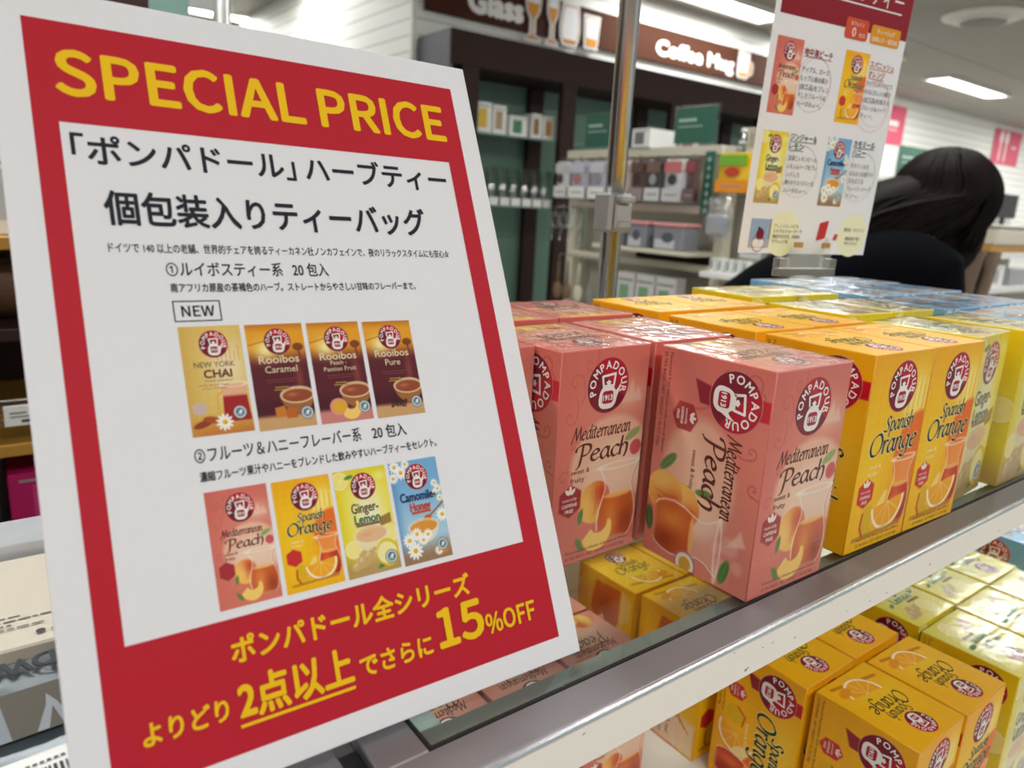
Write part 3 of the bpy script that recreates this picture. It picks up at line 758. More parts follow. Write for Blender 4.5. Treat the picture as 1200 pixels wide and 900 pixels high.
def title_front(d, kind):
    c = PAL[kind]['ink'] if kind in PAL else (236, 214, 180)
    if kind == 'peach':
        d.pen('Mediterranean', 12, 77.4, 5.2, c, fit=47, nib=.2); d.pen('Peach', 16, 63.4, 6.8, c, fit=43, nib=.185)
        d.text('sweet &', 13, 57, 4.4, c, fit=14.5); d.text('fruity', 13, 52, 4.4, c, fit=11)
    elif kind == 'orange':
        for col, e in (((250, 232, 170), .5), (c, 0)):
            d.pen('Spanish', 24 - e * .3, 79.5 - e * .2, 6.4, col, fit=34, nib=.2 + e * .32); d.pen('Orange', 10 - e * .3, 65 - e * .2, 8.6, col, fit=56, nib=.19 + e * .23)
        d.text('sweet &', 13, 56, 4.4, (255, 244, 190), fit=14); d.text('fruity', 13, 51, 4.4, (255, 244, 190), fit=11)
    elif kind == 'ginger':
        d.text('Ginger-', 17, 76, 17, c, fit=36, bold=.02); d.text('Lemon', 19, 62.5, 16, (62, 112, 72), fit=34, bold=.02); d.rect(20, 59, 52, 62, (150, 104, 70))
    elif kind == 'camomile':
        d.text('Camomile-', 9, 78, 16, c, fit=52, bold=.035); d.text('Honey', 21, 65, 15, (206, 66, 36), fit=30, bold=.03); d.rect(22, 61, 50, 64, (206, 84, 60))
    elif kind == 'chai':
        d.text('NEW YORK', 12, 80, 9.5, (90, 56, 44), fit=47); d.text('CHAI', 22, 67.5, 13.5, (104, 56, 44), fit=32, bold=.03)
        d.text('flavoured rooibos infusion', 22, 63, 2.6, (110, 60, 40), fit=32); d.text('vanilla, spicy & sweet', 14, 58, 2.6, (150, 90, 60), fit=34); d.text('in New York style', 18, 54, 2.6, (150, 90, 60), fit=28)
    else:
        d.text('Rooibos', 11, 81, 13.5, c, fit=50, bold=.015)
        if kind == 'caramel': d.text('Caramel', 17, 69, 12, c, fit=40)
        elif kind == 'passion': d.text('Peach -', 24, 74, 8, c, fit=22); d.text('Passion Fruit', 14, 66, 8, c, fit=44)
        else: d.text('Pure', 24, 69, 12, c, fit=22)
        d.rect(16, 60, 54, 60.6, (150, 80, 84)); d.rect(18, 57, 50, 57.6, (150, 80, 84)); d.rect(26, 50, 42, 51.2, (190, 150, 60)); d.rect(24, 47, 44, 48.2, (190, 150, 60))

def badge_print(d, x, y, w, rot90=False):
    c = (246, 228, 214)
    d.disc(x - w * .14, y + w * .42, w * .16, c, w * .08, 14, 2.3); d.disc(x + w * .14, y + w * .42, w * .16, c, w * .08, 14, .85); d.disc(x, y + w * .5, w * .08, c, w * .17, 14)
    d.text('naturally', x, y + w * .05, w * .19, c, fit=w * .74, anchor='c'); d.text('CAFFEINE', x, y - w * .2, w * .2, c, fit=w * .78, anchor='c', bold=.02); d.text('FREE', x, y - w * .44, w * .2, c, fit=w * .42, anchor='c', bold=.02)

_me = {}
def cached(key, fn):
    if key not in _me: _me[key] = fn()
    return _me[key]

W2, D2, HH = BW / 2000, BD / 2000, BH / 1000
FRONT = ((-W2, -D2, 0), (1, 0, 0), (0, 0, 1))
SIDEM = ((-W2, D2, HH), (0, 0, -1), (0, -1, 0))
SIDEP = ((W2, -D2, HH), (0, 0, -1), (0, 1, 0))
TOPF = ((W2, D2, HH), (-1, 0, 0), (0, -1, 0))

def carton_mesh(kind, alt):
    r = 0.0006
    V = []; Cc = []; Q = []; n0 = 0
    A = {'f': art_front(kind), 's': art_side(kind), 'a': art_side(kind, True), 't': art_top(kind)}
    P = PAL[kind]
    def grid(art, frame, w, h):
        nonlocal n0
        o, xd, yd = [np.array(v, float) for v in frame]; nx, ny = art.nx, art.ny
        u = (r + (w - 2 * r) * art.X / art.w).ravel(); v = (r + (h - 2 * r) * art.Y / art.h).ravel()
        V.append(o + np.outer(u, xd) + np.outer(v, yd)); Cc.append(art.paint().reshape(-1, 3))
        i = (np.arange(ny - 1)[:, None] * nx + np.arange(nx - 1)[None]).ravel() + n0
        Q.append(np.stack([i, i + 1, i + 1 + nx, i + nx], 1)); n0 += nx * ny
    W, D = BW / 1000, BD / 1000
    grid(A['f'], FRONT, W, HH); grid(A['f'], ((W2, D2, 0), (-1, 0, 0), (0, 0, 1)), W, HH)
    grid(A['a'] if alt else A['s'], SIDEM, HH, D); grid(A['s'] if alt else A['a'], SIDEP, HH, D); grid(A['t'], TOPF, W, D)
    # rounded edges, corners and the base
    e = srgb(P['edge']); X = (-W2, W2); Y = (-D2, D2); Z = (0, HH)
    mb = MB(); mb.box(-W2, W2, -D2, D2, 0, HH, r)
    # leave out the five printed faces (they are the grids), keep base, strips and corners
    F = [f for f in mb.F[0:6] if sum(mb.V[i][2] for i in f) < 1e-6] + mb.F[6:]
    q4 = [f for f in F if len(f) == 4]; t3 = [f for f in F if len(f) == 3]
    V.append(np.array(mb.V)); Cc.append(np.tile(e, (len(mb.V), 1)))
    Q.append(np.array(q4) + n0)
    return mesh_np('carton', np.concatenate(V), np.concatenate(Q), np.array(t3) + n0, np.concatenate(Cc), [M['card']])

def film_mesh(seed, calm=False):
    rnd = np.random.RandomState(seed); V = []; Q = []; n0 = 0; off = .0004
    faces = [((-W2 - off, -D2 - off, .0008), (1, 0, 0), (0, 0, 1), 2 * W2 + 2 * off, HH + off - .0008, 12, 18, .00012), ((-W2 - off, D2 + off, HH + off), (0, 0, -1), (0, -1, 0), HH + off - .0008, 2 * D2 + 2 * off, 18, 14, .00012),
             ((W2 + off, -D2 - off, HH + off), (0, 0, -1), (0, 1, 0), HH + off - .0008, 2 * D2 + 2 * off, 18, 14, .00012), ((W2 + off, D2 + off, HH + off), (-1, 0, 0), (0, -1, 0), 2 * W2 + 2 * off, 2 * D2 + 2 * off, 30, 30, .0007)]
    for o, xd, yd, w, h, nx, ny, amp in faces:
        o, xd, yd = [np.array(v, float) for v in (o, xd, yd)]; n = np.cross(xd, yd)
        uu, vv = np.meshgrid(np.linspace(0, 1, nx), np.linspace(0, 1, ny)); z = rnd.rand(ny, nx)
        z = (z + np.roll(z, 1, 0) + np.roll(z, 1, 1)) / 3
        edge = np.minimum(np.minimum(uu, 1 - uu), np.minimum(vv, 1 - vv)); z = z * amp * (.4 if calm else 1) * np.clip(edge * 12, 0, 1)
        if nx == 30: z += .0007 * np.exp(-((vv - .5 - .02 * np.sin(9 * uu)) / .02) ** 2) * np.clip(edge * 9, 0, 1) * .6
        V.append(o + np.outer((uu * w).ravel(), xd) + np.outer((vv * h).ravel(), yd) + np.outer(z.ravel(), n))
        i = (np.arange(ny - 1)[:, None] * nx + np.arange(nx - 1)[None]).ravel() + n0
        Q.append(np.stack([i, i + 1, i + 1 + nx, i + nx], 1)); n0 += nx * ny
    mi = np.zeros(sum(len(q) for q in Q), np.int32); mi[-len(Q[-1]):] = 1
    return mesh_np('plastic_wrap', np.concatenate(V), np.concatenate(Q), None, None, [M['film'], M['filmcalm'] if calm else M['filmtop']], mi, True)

def d_logo_front():
    d = Decal(); add_logo(d, 37.5, 107.8, 16.4); return d
def d_title_front(k):
    d = Decal(); title_front(d, k); return d
def d_print_front(k):
    d = Decal(); c = PAL[k]['ink']
    d.text('Flavoured fruit infusion with natural flavour', 13, 6.6, 2.9, c, fit=52); d.text('20 TEA BAGS - NET WEIGHT 1.76 OZ (50g)', 13, 2.8, 2.7, c, fit=50)
    return d
def d_badge_front(k):
    d = Decal(); badge_print(d, 13.5 if k == 'peach' else 14.2, 40.5 if k == 'peach' else 39.5, 15); return d
def d_logo_side():
    d = Decal(); add_logo(d, 21.5, 55.5, 17.0); return d
def d_title_side(k):
    d = Decal(); c = PAL[k]['ink']
    if k == 'peach': d.pen('Mediterranean', 41, 54.5, 5.8, c, fit=48, nib=.2); d.pen('Peach', 44, 40.5, 7.8, c, fit=44, nib=.185); d.text('sweet & fruity', 55.5, 31, 4.4, c, fit=24)
    elif k == 'orange':
        for col, e in (((250, 226, 140), .5), (c, 0)): d.pen('Spanish', 60 - .4 * e, 57 - .2 * e, 7, col, fit=38, nib=.22 + .32 * e); d.pen('Orange', 43 - .4 * e, 42 - .2 * e, 10.5, col, fit=58, nib=.2 + .22 * e)
        d.text('sweet & fruity', 62, 32, 4.4, (255, 240, 180), fit=26)
    elif k == 'ginger': d.text('Ginger-', 48, 54, 15, c, fit=40, bold=.012); d.text('Lemon', 48, 40, 15, (62, 112, 72), fit=36, bold=.012); d.rect(50, 34, 84, 37, (150, 104, 70))
    else: d.text('Camomile-', 48, 54, 14, c, fit=48, bold=.015); d.text('Honey', 60, 40, 14, (206, 66, 36), fit=30, bold=.012)
    return d
def d_print_side(k):
    d = Decal(); c = PAL[k]['ink']
    d.text('Flavoured fruit infusion with natural flavour', 3, 7.2, 3.1, c, fit=62); d.text('20 TEA BAGS - NET WEIGHT 1.76 OZ (50g)', 3, 3.0, 3.0, c, fit=58)
    return d
def d_badge_side(k):
    d = Decal(); badge_print(d, 37.6 if k == 'peach' else 38, 22.3 if k == 'peach' else 19, 13); return d
def d_alt_side(k):
    d = Decal(); c = PAL[k]['ink']
    d.text('with real', 96, 44, 7.5, c, fit=24, shear=.2); d.text('fruit pieces', 96, 36, 6.5, c, fit=27, shear=.2); d.rect(92, 30, 126, 30.6, c)
    for y in (22, 18, 14): d.rect(92, y, 122, y + .9, (150, 120, 100))
    return d
def d_logo_top():
    d = Decal(); add_logo(d, 35.6, 63, 11); return d
def d_title_top(k):
    d = Decal(); c = PAL[k]['ink']
    if k == 'peach': d.pen('Mediterranean', 14, 44, 5.4, c, fit=44, nib=.19); d.pen('Peach', 17, 33, 7.4, c, fit=36, nib=.17)
    elif k == 'orange': d.pen('Spanish', 24, 44.5, 5.6, c, fit=26, nib=.18); d.pen('Orange', 14, 33.5, 8, c, fit=42, nib=.165)
    elif k == 'ginger': d.text('Ginger-', 18, 42, 12.5, c, fit=32, bold=.02); d.text('Lemon', 20, 31, 12.5, (62, 112, 72), fit=30, bold=.02); d.rect(34, 26, 54, 29, (150, 104, 70))
    else: d.text('Camomile-', 14, 43, 9, c, fit=42, bold=.015); d.text('Honey', 22, 33, 9, (206, 66, 36), fit=26, bold=.012)
    return d

WRAPPED = {'peach', 'ginger', 'camomile'}
def tea_box(kind, x, y, z, yaw, label, group, show='fst', flip=False, alt=False, seed=1):
    """x, y = near left corner as the shopper sees it; show: f front, s left side, t top printing"""
    c, s = math.cos(yaw), math.sin(yaw)
    cx, cy = x + c * W2 - s * D2, y + s * W2 + c * D2
    o = thing('tea_box', label, 'tea box', (cx, cy, z), yaw + (math.pi if flip else 0), group)
    put('carton', cached(('carton', kind, alt), lambda: carton_mesh(kind, alt)), o)
    if 'f' in show:
        put('logo', cached('lf', lambda: d_logo_front().mesh('logo', FRONT)), o)
        put('product_name', cached(('tf', kind), lambda: d_title_front(kind).mesh('product_name', FRONT)), o)
        if kind in ('peach', 'orange'):
            put('caffeine_badge', cached(('bf', kind), lambda: d_badge_front(kind).mesh('caffeine_badge', FRONT)), o)
            put('small_print', cached(('pf', kind), lambda: d_print_front(kind).mesh('small_print', FRONT)), o)
    if 's' in show:
        fr = SIDEP if flip else SIDEM
        put('logo', cached(('ls', flip), lambda: d_logo_side().mesh('logo', fr)), o)
        put('product_name', cached(('ts', kind, flip), lambda: d_title_side(kind).mesh('product_name', fr)), o)
        put('small_print', cached(('ps', kind, flip), lambda: d_print_side(kind).mesh('small_print', fr)), o)
        if kind in ('peach', 'orange'): put('caffeine_badge', cached(('bs', kind, flip), lambda: d_badge_side(kind).mesh('caffeine_badge', fr)), o)
    if 'a' in show:
        put('small_print', cached(('as', kind), lambda: d_alt_side(kind).mesh('small_print', SIDEM)), o)
    if 't' in show:
        put('logo', cached('lt', lambda: d_logo_top().mesh('logo', TOPF)), o)
        put('product_name', cached(('tt', kind), lambda: d_title_top(kind).mesh('product_name', TOPF)), o)
    if kind in WRAPPED: put('plastic_wrap', cached(('film', seed % 4, z < -.1), lambda: film_mesh(seed % 4, z < -.1)), o)
    return o
# ------------------------------------------------------------------ the room
def struct(o): o['kind'] = 'structure'; return o
XL, XR, YN, YF = -7.0, 16.0, -6.0, 9.0
struct(MB().box(XL, XR, YN, YF, FLOOR_Z - .05, FLOOR_Z).build('floor', M['floor']))
struct(MB().box(XL, XR, YN, YF, CEIL_Z, CEIL_Z + .05).build('ceiling', M['ceil']))
struct(MB().box(1.64, 5.3, 3.35, 8.9, FLOOR_Z, CEIL_Z - .002).build('wall_back', M['slat']))
struct(MB().box(5.302, 15.9, 3.95, 4.1, FLOOR_Z, CEIL_Z - .002).build('wall_right', M['slat']))
struct(MB().box(XL + .1, 1.6, 8.75, 8.9, FLOOR_Z, CEIL_Z - .002).build('wall_left', M['slat']))
struct(MB().box(1.618, 1.642, 3.325, 3.349, .2, CEIL_Z - .002).build('trim_1', M['trimw']))

# ceiling tube fixtures: housing, glowing diffuser and the lamp itself
def tube_light(x, y, label, L=1.22, group='ceiling tube lights', w=.2, power=LAMP_W, along_y=False):
    o = thing('ceiling_light', label, 'ceiling light', (x, y, CEIL_Z), math.pi / 2 if along_y else 0, group)
    mb = MB(); mb.box(-L / 2 - .03, L / 2 + .03, -w / 2 - .02, -w / 2, -.03, -.001); mb.box(-L / 2 - .03, L / 2 + .03, w / 2, w / 2 + .02, -.03, -.001)
    mb.box(-L / 2 - .03, -L / 2, -w / 2, w / 2, -.03, -.001); mb.box(L / 2, L / 2 + .03, -w / 2, w / 2, -.03, -.001); mb.build('housing', M['trimw'], o)
    MB().box(-L / 2, L / 2, -w / 2, w / 2, -.02, -.004).build('diffuser', M['lampwhite'], o)
    ld = bpy.data.lights.new('tube', 'AREA'); ld.shape = 'RECTANGLE'; ld.size = L; ld.size_y = w; ld.energy = power; ld.color = (.985, 1, .985)
    lo = bpy.data.objects.new('tube', ld); COL.objects.link(lo); lo.parent = o; lo.location = (0, 0, -.035)
    return o
tube_light(3.56, 3.06, 'ceiling tube light above the coffee mug sign at the top edge of the photo')
tube_light(7.43, 3.16, 'ceiling tube light to the right of the hanging tea card', 1.28)
tube_light(1.15, 6.0, 'ceiling tube light seen just over the top edge of the red sale sign', 1.2)
for i, (x, y) in enumerate([(-.3, .9), (1.62, .9), (3.55, .9), (5.5, .9), (-2.2, .9), (-.3, -1.3), (1.62, -1.3), (-2.2, -1.3), (3.55, -1.3), (-.3, 3.1), (5.22, 3.1), (1.1, 4.6), (-1.6, 5.2), (10.4, 2.9), (12.4, 2.9), (7.45, .9), (9.4, .9), (11.3, .9), (9.2, 2.2), (11.2, 2.0)]):  # assumed unseen rows; the far right lamps are added to brighten the slat wall
    tube_light(x, y, 'unseen ceiling tube light overhead, from assumed rows plus lamps added to brighten the wall')
vn = MB(); vn.lathe([(.0, -.035), (.11, -.035), (.13, -.045), (.145, -.02), (.19, -.03), (.235, -.012), (.24, -.001)], n=40)
v = thing('ceiling_vent', 'round white air diffuser on the ceiling at the top right', 'ceiling vent', (4.95, 2.1, CEIL_Z))
v.location = (4.97, 2.08, CEIL_Z); vn.build('vent_rings', M['trimw'], v)
MB().lathe([(.0, -.047), (.12, -.0475), (.128, -.0465), (.128, -.046), (.0, -.0455)], n=32).build('vent_plate', M['soffit'], v)

# ------------------------------------------------------------------ the tea shelf
X0, X1 = -.2, 1.3
sh = thing('display_shelf', 'steel framed display shelf with a glass top and white lower board under the tea boxes', 'display shelf', (.5, .16, FLOOR_Z))
def sp(name, fn, mats):
    mb = MB(); fn(mb); o = mb.build(name, mats, sh); o.location = (-.5, -.16, -FLOOR_Z); return o
sp('glass_panel', lambda m: m.box(X0 + .0008, X1, .0009, .338, -.0062, -.0003), M['glass'])
sp('front_rail', lambda m: (m.box(-.2222, X1, -.0192, -.0009, -.0205, 0, .0006), m.box(-.2222, X0 - .0008, -.0009, .36, -.0205, 0, .0006), m.box(-.2222, X1, .339, .362, -.0205, 0)), M['steel'])
sp('seal_gap_strip', lambda m: (m.box(X0 - .0008, X1, -.0009, .0008, -.01, .0003), m.box(X0 - .0008, X0 + .0008, .0008, .338, -.01, .0003)), M['black'])
sp('support_flange', lambda m: (m.box(X0, X1, .0005, .0165, -.0085, -.0066), m.box(X0, X0 + .015, .0165, .335, -.0085, -.0066)), M['flange'])
sp('edge_trim', lambda m: m.box(-.2222, X1, -.0216, -.0192, -.0032, .0004, .0008), M['bright'])
sp('rail_face', lambda m: m.box(-.2222, X1, -.0212, -.0194, -.0226, -.0034), M['enamel'])
sp('lower_board', lambda m: m.box(-.2222, X1, -.075, .42, -.300, -.2766, .001), M['shelfwhite'])
sp('upright', lambda m: m.box(-.221, -.195, .365, .395, FLOOR_Z + .001, .0), M['steel'])
sp('upright', lambda m: m.box(X1 - .03, X1, .365, .395, FLOOR_Z + .001, .0), M['steel'])
sp('plinth', lambda m: m.box(-.2, X1 - .03, -.03, .40, FLOOR_Z + .001, -.95), M['shelfwhite'])
sp('back_panel', lambda m: m.box(-.2, X1 - .03, .42, .43, FLOOR_Z + .001, -.02), M['shelfwhite'])

pole = thing('display_pole', 'chrome upright pole behind the orange tea boxes', 'pole', (.2175, .352, -.02))
MB().tube([(0, 0, .0), (0, 0, CEIL_Z + .02)], .0105, 18).build('tube', M['chrome'], pole)
cl = MB(); cl.box(-.0165, .0165, -.0125, .0135, .203, .2425, .003); cl.box(-.0115, .0115, -.0165, -.012, .206, .232, .002); cl.box(-.009, .009, -.0185, -.0165, .208, .215, .001)
cl.build('clamp', M['castgrey'], pole)
lv = MB(); lv.box(-.0105, .0105, -.0215, -.0125, .2335, .240, .0015); lv.tube([(-.015, -.006, .2385), (.015, -.006, .2385)], .003, 8); lv.build('clamp_lever', M['castgrey'], pole)

# ------------------------------------------------------------------ tea boxes
GU = {'peach': 'pink peach tea boxes on the glass shelf', 'orange': 'orange tea boxes on the glass shelf', 'ginger': 'ginger lemon tea boxes on the glass shelf', 'camomile': 'blue camomile tea boxes on the glass shelf'}
GL = {'peach': 'pink peach tea boxes on the lower board', 'orange': 'orange tea boxes on the lower board', 'ginger': 'ginger lemon tea boxes on the lower board', 'camomile': 'blue camomile tea boxes on the lower board'}
UP = [
 ('peach', 0.0, .0010, -.7, 'frontmost wrapped pink peach tea box on the glass shelf, its corner toward the viewer', 'fst', 0),
 ('peach', -.0722, .0848, 1.2, 'wrapped pink peach tea box set back behind and left of the frontmost pink one', 'fst', 0),
 ('peach', -.1450, .1060, 0, 'pink peach tea box mostly hidden by the right edge of the red sale sign', 'ft', 0),
 ('peach', .0040, .0872, -.5, 'wrapped pink peach tea box directly behind the frontmost pink one', 't', 0),
 ('peach', .0088, .1815, -1, 'pink peach tea box in the back row, lettering turned to the far side', 't', 1),
 ('peach', -.0640, .1830, -1, 'pink peach tea box in the back row touching the edge of the red sale sign', 't', 1),
 ('orange', .1025, .0027, -1.6, 'yellow orange tea box in the front row next to the frontmost pink box', 'fst', 0),
 ('orange', .1745, .0007, -1.6, 'yellow orange tea box in the front row beside the ginger lemon boxes', 'fst', 0),
 ('orange', .1030, .0868, 0, 'yellow orange tea box in the second row beside the pink boxes', 'st', 0),
 ('orange', .1752, .0862, 0, 'yellow orange tea box in the second row beside the ginger lemon boxes', 't', 0),
 ('orange', .1082, .1790, -.5, 'yellow orange tea box at the back left corner in front of the chrome pole', 'st', 1),
 ('orange', .1810, .1790, -.5, 'yellow orange tea box in the back row behind the second row', 't', 1),
 ('ginger', .2555, .0060, 5, 'ginger lemon tea box turned slightly beside the front orange box', 'fst', 0),
 ('ginger', .3400, .0035, 0, 'ginger lemon tea box in the front row cut by the right photo edge', 'ft', 0),
 ('ginger', .2635, .1120, -3, 'ginger lemon tea box in the second row behind the turned front one', 't', 0),
 ('ginger', .3385, .1080, -1, 'ginger lemon tea box in the second row next to the blue boxes', 't', 0),
 ('ginger', .2900, .2230, -2, 'ginger lemon tea box in the back row to the left of the clear card stand', 't', 1),
 ('ginger', .3640, .2200, -2, 'ginger lemon tea box in the back row behind the clear card stand', 't', 1),
]
for i, (cx_, ry_) in enumerate([(.416, .012), (.490, .012), (.564, .012)]):
    UP.append(('camomile', cx_, ry_, 0, 'blue camomile tea box in the front row, %s from the ginger boxes' % ('first', 'second', 'third')[i], 'fst', 0))
for i, cx_ in enumerate((.418, .492, .566)):
    UP.append(('camomile', cx_, .100, -1, 'blue camomile tea box in the second row, %s from the ginger boxes' % ('first', 'second', 'third')[i], 't', 0))
for i, cx_ in enumerate((.446, .520, .594)):
    UP.append(('camomile', cx_, .190, -2, 'blue camomile tea box in the third row, %s from the card stand' % ('first', 'second', 'third')[i], 'st', 1))
for i, cx_ in enumerate((.462, .536, .610)):
    UP.append(('camomile', cx_, .2735, -2, 'blue camomile tea box in the rearmost row, %s from the card stand' % ('first', 'second', 'third')[i], 'st', 1))
for i, (k, x, y, yaw, lab, show, fl) in enumerate(UP):
    tea_box(k, x, y, 0.0, math.radians(yaw), lab, GU[k], show, bool(fl), False, i)

LZ = -.2761
LOW = [
 ('orange', .1680, -.0410, 0, 'orange tea box at the front of the lower board, left of the two front ones', 'fst', 0, 0),
 ('orange', .2408, -.0425, 0, 'orange tea box at the front of the lower board, next to the ginger boxes', 'fst', 0, 0),
 ('orange', .1650, .0425, 0, 'orange tea box on the lower board, second row, its side with round logo showing', 'fst', 0, 0),
 ('orange', .2380, .0430, 0, 'orange tea box on the lower board, second row right, half under the shelf rail', 'st', 0, 0),
 ('orange', .1590, .1330, 0, 'orange tea box under the glass, nearer of the pair below the frontmost pink box', 'at', 0, 1),
 ('orange', .2325, .1330, 0, 'orange tea box under the glass in the third row, hidden below the frontmost pink box', 't', 0, 1),
 ('orange', .1540, .2150, 0, 'orange tea box under the glass at the back, its top lettering upright to the viewer', 't', 1, 0),
 ('orange', .2270, .2165, 0, 'orange tea box under the glass at the back, right of the upright lettered one', 't', 1, 0),
 ('ginger', .3300, -.0460, 0, 'ginger lemon tea box on the lower board, front row beside the orange boxes', 'fst', 0, 0),
 ('ginger', .4050, -.0440, 0, 'ginger lemon tea box on the lower board, front row second from the orange boxes', 'ft', 0, 0),
 ('ginger', .3370, .0370, 0, 'ginger lemon tea box on the lower board, second row beside the orange boxes', 'fst', 1, 0),
 ('ginger', .4115, .0370, 0, 'ginger lemon tea box on the lower board, second row in front of the blue box', 'ft', 1, 0),
 ('ginger', .4860, .0370, 0, 'ginger lemon tea box on the lower board, second row at the right photo edge', 't', 0, 0),
 ('ginger', .4800, -.0440, 0, 'ginger lemon tea box on the lower board, front row at the right photo edge', 't', 0, 0),
 ('peach', .0270, .1400, 0, 'wrapped pink peach tea box on the lower board, front face showing under the rail', 'ft', 0, 0),
 ('peach', -.0480, .1400, 0, 'wrapped pink peach tea box under the glass, second from the orange boxes', 'ft', 0, 0),
 ('peach', -.1230, .1400, 0, 'wrapped pink peach tea box under the glass at the left end of its row', 'ft', 0, 0),
 ('peach', .0270, .2210, 0, 'wrapped pink peach tea box under the glass in the back row beside the orange side', 't', 1, 0),
 ('peach', -.0480, .2215, 0, 'pink peach tea box under the glass in the back row behind the sale sign corner', 't', 1, 0),
]
for i, (k, x, y, yaw, lab, show, fl, al) in enumerate(LOW):
    tea_box(k, x, y, LZ, math.radians(yaw), lab, GL[k], show, bool(fl), bool(al), i + 1)
tea_box('camomile', .630, .1195, LZ, -math.pi / 2, 'blue camomile tea box on the lower board turned to face left', GL['camomile'], 'ft', False, False, 3)
tea_box('camomile', .715, .1195, LZ, -math.pi / 2, 'blue camomile tea box on the lower board behind the one facing left', GL['camomile'], 't', False, False, 2)

# ------------------------------------------------------------------ the big sale sign
PR = Matrix(((0.9998, 0.0180, -0.0047), (-0.0120, 0.4282, -0.9036), (-0.0143, 0.9035, 0.4284)))   # x right, y up the board, z towards the shopper
SCL = .98
sign = thing('sale_sign', 'large white foam board sign with red border reading special price, leaning on the tea shelf', 'sign')
sign.matrix_world = Matrix.Translation((-.3048, .0225, .0124)) @ PR.to_4x4() @ Matrix.Scale(SCL, 4)
SH = .2851
MB().box(-.0112, .201, -.0101, SH + .0136, -.0045, 0, .0003).build('board', M['board'], sign)
def sub(d, name, parent=sign, mat='paper', base=1e-4): return put(name, d.mesh(name, FLAT, M[mat], 1.5e-5, base), parent)
SR, SY, SK, SW = (190, 26, 44), (248, 196, 12), (30, 32, 42), (238, 237, 240)
d = Decal(); h = 285.1
for q in (((0, 0), (190, 0), (190, 47.6), (0, 47.6)), ((0, h - 42.4), (190, h - 42.4), (190, h), (0, h)), ((0, 47.6), (8.4, 47.6), (8.4, h - 42.4), (0, h - 42.4)), ((180.1, 47.6), (190, 47.6), (190, h - 42.4), (180.1, h - 42.4))): d.poly(q, SR)
sub(d, 'red_border')
d = Decal(); d.text('SPECIAL', 9.3, 254.6, 26.5, SY, fit=97, bold=.026, cjk=True); d.text('PRICE', 114.5, 254.6, 26.5, SY, fit=66.5, bold=.026, cjk=True); sub(d, 'headline', base=3e-4)
d = Decal(); d.text('「ポンパドール」', 11.5, 227.2, 13.4, SK, fit=86, bold=.022); d.text('ハーブティー', 102.5, 227.2, 13.4, SK, fit=73.5, bold=.022)
d.text('個包装入りティーバッグ', 20, 203.2, 15.0, SK, fit=139, bold=.022); sub(d, 'product_heading')
d = Decal()
d.text('ドイツで 140 以上の老舗、世界的チェアを誇るティーカネン社ノンカフェインで、夜のリラックスタイムにも安心☆', 19.4, 191.2, 4.3, SK, fit=150, bold=.014)
sub(d, 'body_text'); d = Decal(); d.text('①ルイボスティー系', 38.5, 181.8, 6.6, SK, fit=46, bold=.014); d.text('20 包入', 89, 181.8, 6.6, SK, fit=16, bold=.014)
d.text('南アフリカ原産の茶褐色のハーブ。ストレートからやさしい甘味のフレーバーまで。', 39.2, 175.0, 4.1, SK, fit=108, bold=.014)
sub(d, 'body_text'); d = Decal(); d.stroke([(39.2, 162.9), (56.6, 162.9), (56.6, 171), (39.2, 171)], .5, SK, True); d.text('NEW', 42, 164.8, 6.2, SK, fit=12.2, bold=.02, cjk=True)
sub(d, 'new_mark'); d = Decal(); d.text('②フルーツ＆ハニーフレーバー系', 39.2, 107.2, 6.4, SK, fit=68, bold=.014); d.text('20 包入', 112.5, 107.0, 6.4, SK, fit=16.5, bold=.014)
d.text('濃縮フルーツ果汁やハニーをブレンドした飲みやすいハーブティーをセレクト。', 40, 99.8, 4.2, SK, fit=103, bold=.014); sub(d, 'body_text')
d = Decal(); d.text('ポンパドール全シリーズ', 42.4, 32.0, 10.2, SY, fit=104, bold=.03); d.text('よりどり', 10.5, 13.6, 8.6, SY, fit=28, bold=.03)
d.text('2点以上', 42.6, 12.4, 15.4, SY, fit=44, bold=.03); d.rect(42, 8.6, 86.8, 9.8, SY); d.text('でさらに', 90, 12.2, 9.4, SY, fit=33, bold=.03)
d.text('15', 127.2, 12.8, 22.5, SY, fit=22.5, bold=.03, cjk=True); d.text('%OFF', 151.2, 11.9, 12, SY, fit=27.5, bold=.022, cjk=True); sub(d, 'offer_text', base=3e-4)

def picture_mesh(kind):
    def f():
        a = art_front(kind); nx, ny = a.nx, a.ny
        V = np.stack([a.X.ravel() / 1000, a.Y.ravel() / 1000, np.zeros(nx * ny)], 1)
        i = (np.arange(ny - 1)[:, None] * nx + np.arange(nx - 1)[None]).ravel()
        return mesh_np('product_picture', V, np.stack([i, i + 1, i + 1 + nx, i + nx], 1), None, a.paint().reshape(-1, 3), [M['paper']])
    return cached(('pic', kind), f)
def product_picture(kind, x0, y0, x1, y1, parent, label):
    o = put('product_picture', picture_mesh(kind), parent)
    o.location = (x0 / 1000, y0 / 1000, .00016); o.scale = ((x1 - x0) / BW, (y1 - y0) / BH, .4)
    o['label'] = label
    put('logo', cached('pl', lambda: d_logo_front().mesh('logo', FLAT, M['paper'], 8e-5, 2e-4)), o)
    put('product_name', cached(('pt', kind), lambda: d_title_front(kind).mesh('product_name', FLAT, M['paper'], 8e-5, 2e-4)), o)
    return o
